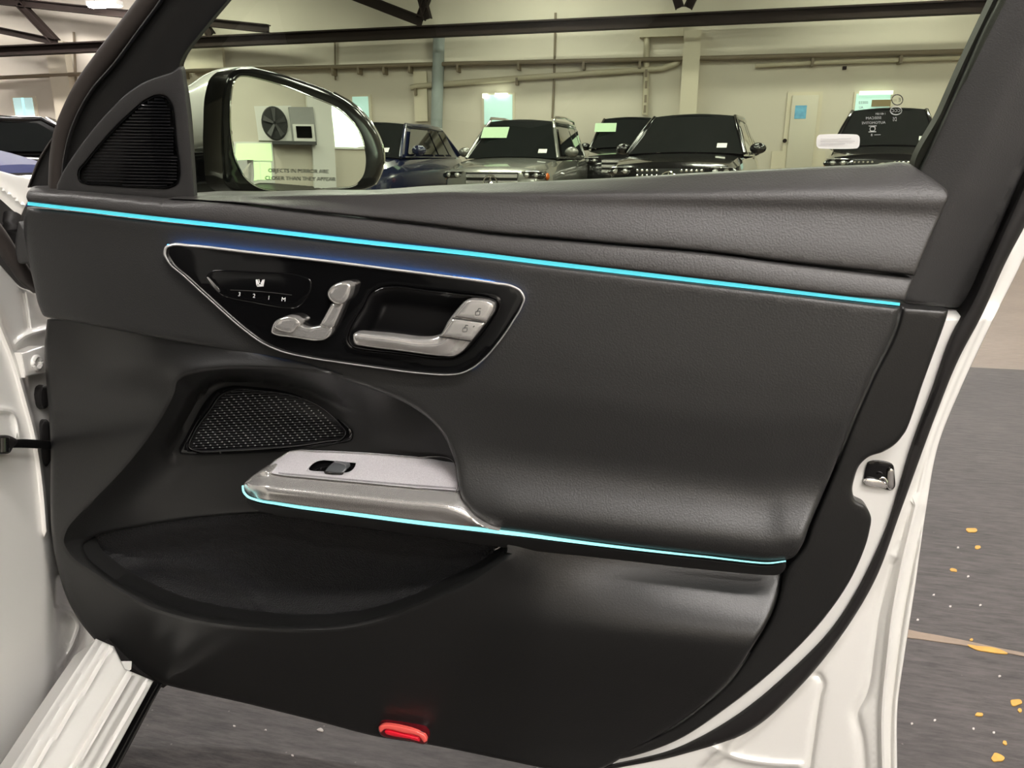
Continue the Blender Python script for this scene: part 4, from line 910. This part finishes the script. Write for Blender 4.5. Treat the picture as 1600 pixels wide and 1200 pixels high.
# ---- outer skin of the door (seen from outside and in its own mirror)
sheet('outer_skin', [(110, 330, 1), (300, 335), (800, 330), (1380, 310, 1), (1360, 560), (1290, 800), (1180, 980), (1050, 1090), (860, 1150, 1), (300, 1040), (160, 960), (110, 830, 1)], M_WHITE, D, DOOR, -.13, res=60, thick=.01)

# ================================================================== THE CAR THE DOOR BELONGS TO
BODY = Plane((-1.0, 1.03, 0), (.97, .24, 0))
car = thing('white_car', (-0.95, 0.85, 0.12), 'white car body at the left edge with hinge pillar and door sill', 'car')
PR = [([(0, 505), (22, 560), (40, 620), (58, 690), (68, 760), (74, 830)], 5, .010), ([(26, 537), (40, 526), (60, 519), (74, 515)], 5, .008),
      ([(36, 458), (41, 490), (44, 512)], 3, -.006), ([(-30, 641), (0, 640), (20, 644), (28, 660), (30, 675)], 5, .006), ([(94, 948), (112, 955), (124, 972), (118, 1000), (95, 1040)], 4, .010)]
PRL = [(spline(l, 8, False), r, a_) for l, r, a_ in PR]
def pil_h(X, Y):
    p = np.stack([X, Y], 1); h = -.02*ss(70, 110, X)
    h = h-.012*ss(-10, 14, X-np.interp(Y, [440, 480, 560, 620, 690, 760, 830, 1000], [-30, -8, 24, 44, 62, 72, 78, 90]))
    for l, r, a_ in PRL: h = h+a_*np.exp(-(dist_to(p, l, False)/r)**2)
    return h-.02*ss(-6, 14, X-np.interp(Y, [800, 900, 950, 1000, 1060, 1120, 1200], [200, 93, 95, 97, 88, 60, 5]))
sheet('hinge_pillar', [(-90, 340, 1), (-40, 380), (0, 414), (16, 432), (32, 448), (50, 455), (63, 463), (95, 500, 1), (110, 700), (115, 880), (140, 960), (165, 1000), (150, 1005), (100, 1070), (17, 1205), (-20, 1260, 1), (-120, 1260, 1)], M_WHITE, car, BODY, pil_h, res=7, rnd=(4, .005), thick=.03, feat=[(l, r) for l, r, a_ in PR])
SILL = Plane((-.786, .922, .2), (.76, .19, .62))
def sill_h(X, Y):
    # long steps pressed into the sill, running along the car
    a = np.array([150., 1000.]); b = np.array([17., 1200.]); c_ = np.array([240., 1065.]); d_ = np.array([165., 1200.])
    xl = np.interp(Y, [1000, 1200], [150, 17]); xr = np.interp(Y, [1000, 1065, 1200], [276, 240, 165]); u = (X-xl)/(xr-xl)
    g = lambda c, w: np.exp(-((u-c)/w)**2)
    return .022*ss(.0, .12, u)-.004*g(.22, .02)+.004*g(.28, .02)-.006*g(.62, .03)+.008*g(.70, .03)-.010*ss(.80, .9, u)+.004*g(.93, .02)
sheet('door_sill', [(150, 998, 1), (178, 1010, 1), (195, 1045, 1), (240, 1064, 1), (165, 1201), (130, 1262, 1), (-25, 1262, 1), (17, 1200), (100, 1073)], M_WHITE, car, SILL, sill_h, res=4, rnd=(3, .003), thick=.05)
sheet('sill_strip', [(239, 1064, 1), (254, 1068, 1), (184, 1201), (150, 1262, 1), (128, 1262, 1), (164, 1201)], M_GLOSS, car, SILL, -.012, res=8, thick=.04)
band('sill_bright_line', [(253, 1069), (217, 1135), (182, 1201), (148, 1262)], [2, 2.4, 3, 3], M_CHROMEB, car, SILL, -.010, thick=.004)
band('sill_bright_line', [(247, 1068), (211, 1134), (175, 1201), (140, 1262)], [1, 1.4, 1.8, 2], M_CHROMEB, car, SILL, -.010, thick=.004)
sheet('sill_end_tab', [(188, 1033, 1), (206, 1033, 1), (205, 1046, 1), (195, 1052, 1)], M_WHITE, car, SILL, .012, res=8, thick=.01)
sheet('sill_gap', [(165, 1000, 1), (190, 1030, 1), (230, 1060, 1), (262, 1070, 1), (262, 1040, 1), (200, 990, 1)], M_RUBBER, car, SILL, -.03, res=14, thick=.01)
# fender edge, door opening seal, end cap
FEN = Plane((-1.12, 1.5, 0), (.80, -.45, .4))
sheet('front_fender', [(-70, 246, 1), (0, 267), (30, 275), (50, 279, 1), (50, 300), (38, 325), (31, 339), (0, 315), (-70, 268, 1)], M_WHITE, car, BODY, lambda X, Y: -.25+.006*np.exp(-((Y-.75*X-292)/4)**2), res=6, rnd=(3, .003), thick=.03)
sheet('cowl_seal', [(-60, 270, 1), (0, 311), (31, 336), (60, 345, 1), (62, 466), (50, 458), (32, 451), (16, 436), (0, 418), (-60, 372, 1)], M_RUBBER, car, BODY, -.05, res=12, thick=.02)
px_tube('opening_seal', [(-60, 300), (-20, 345), (2, 375), (14, 395), (26, 412), (40, 432), (58, 448)], .012, M_SEALB, car, BODY, .0, 6, 10)
px_tube('cable_sleeve', [(20, 335), (18, 348), (20, 362), (27, 372)], .012, M_RUBBER, car, BODY, -.02, 5, 10)
sheet('panel_end_cap', [(30, 346), (26, 362), (24, 378), (26, 400), (29, 410), (50, 411, 1), (44, 380), (36, 356)], M_PILLAR, D, DOOR, -.012, res=8, rnd=(3, .004), thick=.02)
# hinge, bolts, grommets, check strap
hg = sheet('door_hinge', [(32, 551, 1), (40, 549.5, 1), (67, 540, 1), (75, 540, 1), (75, 580), (50, 587), (39, 590, 1)], M_WHITE, car, BODY, .014, res=8, rnd=(3, .004), thick=.02)
px_tube('hinge_bolt', [(57+6*cos(a*pi/6), 567+9.5*sin(a*pi/6)) for a in range(12)], .004, M_WHITE, hg, BODY, .015, 3, 6, True)
sheet('rubber_grommet', [(70+8*cos(a*pi/6), 620+19*sin(a*pi/6)) for a in range(12)], M_RUBBER, car, BODY, .004, res=6, rnd=(4, .006), thick=.01)
sheet('rubber_grommet', [(72+10*cos(a*pi/6), 692+37*sin(a*pi/6)) for a in range(12)], M_RUBBER, car, BODY, .004, res=6, rnd=(5, .008), thick=.01)
ck = sheet('check_strap', [(8, 688, 1), (30, 686), (82, 689, 1), (82, 702, 1), (30, 700), (8, 700, 1)], M_GLOSS, car, BODY, .035, res=6, rnd=(2, .003), thick=.012)
sheet('strap_knuckle', [(-14, 686), (-4, 681), (12, 680), (22, 684), (28, 688), (20, 700), (16, 707), (0, 709), (-12, 703)], M_RUBBER, ck, BODY, .042, res=6, rnd=(4, .008), thick=.03)
px_tube('strap_pin', [(4, 684), (4, 706)], .008, M_GLOSS, ck, BODY, .046, 6, 10)

# the cabin behind the opening, out of the picture on the left: it darkens what the gloss plate mirrors
AX = np.array([.24, -.97, 0]); BX = np.array([-.97, -.24, 0]); HG = np.array([-.98, 1.02, 0])
def cabin(name, s0, s1, t0, t1, z0, z1, m, bev=.05):
    o = box(name, s0, s1, t0, t1, z0, z1, m, None, bev)
    for v in o.data.vertices: v.co = Vector(HG+AX*v.co.x+BX*v.co.y+np.array([0, 0, v.co.z])-np.array(car.location))
    o.data.flip_normals(); o.parent = car
    return o
M_CABIN = mat('black cabin trim', (.012, .012, .012), .6)
cabin('dashboard', .25, .62, .10, 1.5, .55, .98, M_CABIN, .08)
cabin('cabin_floor', .2, 2.6, .05, 1.6, .22, .27, M_CABIN, .01)
cabin('seat_cushion', .85, 1.45, .16, .70, .27, .52, M_LEATHER, .07)
cabin('seat_backrest', 1.40, 1.62, .18, .68, .50, 1.12, M_LEATHER, .08)
cabin('seat_headrest', 1.50, 1.62, .30, .56, 1.14, 1.34, M_LEATHER, .05)
cabin('center_console', .5, 1.6, .74, 1.0, .27, .62, M_CABIN, .05)
cabin('cabin_roof', .55, 2.9, .16, 1.5, 1.40, 1.46, M_WHITE, .02)
cabin('rear_body', 1.95, 4.4, .0, 1.75, .26, 1.02, M_WHITE, .08)  # unseen rear end and its pillar, added to block light from behind left
cabin('rear_pillar', 1.75, 2.9, .08, 1.6, 1.0, 1.40, M_CABIN, .04)
cabin('dash_side', .0, .24, .12, 1.5, .30, .95, M_CABIN, .03)
cabin('headliner', .60, 2.85, .26, 1.46, 1.37, 1.395, M_CABIN, .01)
cabin('windshield_pillar', .0, .14, .03, .12, .98, 1.05, M_WHITE, .02)

# ================================================================== RIGHT WALL, seen only in the door mirror
nM = MIR.n
def mirror_hit(px, py):
    p = MIR(px, py, 0.0); nn = nM+((p-mc)/MR); nn /= np.linalg.norm(nn); d = p-CAM; d /= np.linalg.norm(d); r = d-2*(d @ nn)*nn
    t = (RX-p[0])/r[0]; return p+r*t
def rwall(name, x0, y0, x1, y1, d, m, parent=None, lift=0.0):
    a = [mirror_hit(x, y) for x in (x0, x1) for y in (y0, y1)]; ys = [q[1] for q in a]; zs = [q[2] for q in a]
    return box(name, RX-lift-d, RX-lift, min(ys), max(ys), min(zs), max(zs), m, parent)
M_WFRAME = mat('white painted frame', (.75, .74, .70), .5)
M_DARKG = mat('dark grey metal', (.06, .06, .06), .5)
fan = thing('wall_fan', mirror_hit(428, 215), 'square white framed round fan on the wall, seen in the door mirror', 'fan')
rwall('fan_frame', 402, 166, 454, 220, .12, M_WFRAME, fan)
fc = mirror_hit(428, 193); fr = abs(mirror_hit(408, 193)[1]-fc[1])
tube('fan_ring', [(RX-.14, fc[1]+fr*cos(a*pi/14), fc[2]+fr*sin(a*pi/14)) for a in range(28)], .03, M_DARKG, fan, 8, True)
tube('fan_hub', [(RX-.12, fc[1], fc[2]), (RX-.2, fc[1], fc[2])], fr*.98, M_MATTE, fan, 28)
for k in range(5):
    a = 2*pi*k/5+.3; u = np.array([0, cos(a), sin(a)]); v = np.array([0, -sin(a), cos(a)]); c0 = np.array([RX-.24, fc[1], fc[2]])
    obj('fan_blade', [c0+u*fr*.1-v*fr*.06, c0+u*fr*.92-v*fr*.20, c0+u*fr*.92+v*fr*.16-np.array([.05, 0, 0]), c0+u*fr*.1+v*fr*.08-np.array([.03, 0, 0])], [(0, 1, 2, 3)], M_DARKG, fan, smooth=False)
cb = thing('wall_cabinet', mirror_hit(470, 222), 'grey cabinet beside the wall fan, seen in the door mirror', 'cabinet')
rwall('cabinet_body', 456, 170, 486, 222, .3, mat('grey cabinet', (.30, .30, .29), .5), cb)
rwall('cabinet_frame', 458, 196, 487, 221, .04, M_WFRAME, cb, .3); rwall('cabinet_door', 462, 199, 483, 216, .02, M_GLOSS, cb, .345)
tag(rwall('wall_shelf', 424, 222, 490, 226, .5, M_DARKG), 'long dark shelf under the wall fan, seen in the door mirror', 'shelf')
w5 = thing('window_5', mirror_hit(545, 228), 'tall bright window', 'window'); w5['kind'] = 'structure'
rwall('window_frame', 518, 150, 578, 232, .06, M_WFRAME, w5)
for x0, x1 in ((521, 544), (547, 576)): rwall('pane', x0, 153, x1, 229, .02, mat('white daylight pane', (.95, 1.0, .92), .2, emit=3.0), w5, .061)
w6 = thing('window_6', mirror_hit(400, 275), 'greenish daylight window', 'window'); w6['kind'] = 'structure'
rwall('window_frame', 366, 222, 424, 286, .06, M_WFRAME, w6)
for i in range(3):
    for j in range(2): rwall('pane', 369+i*18.5, 225+j*30, 385+i*18.5, 252+j*30, .02, mat('green daylight pane', (.55, .85, .40), .2, emit=1.6), w6, .061)
tag(rwall('wall_column', 489, 120, 503, 330, .25, M_WFRAME), 'white column between fan and window, seen in the door mirror', 'column')
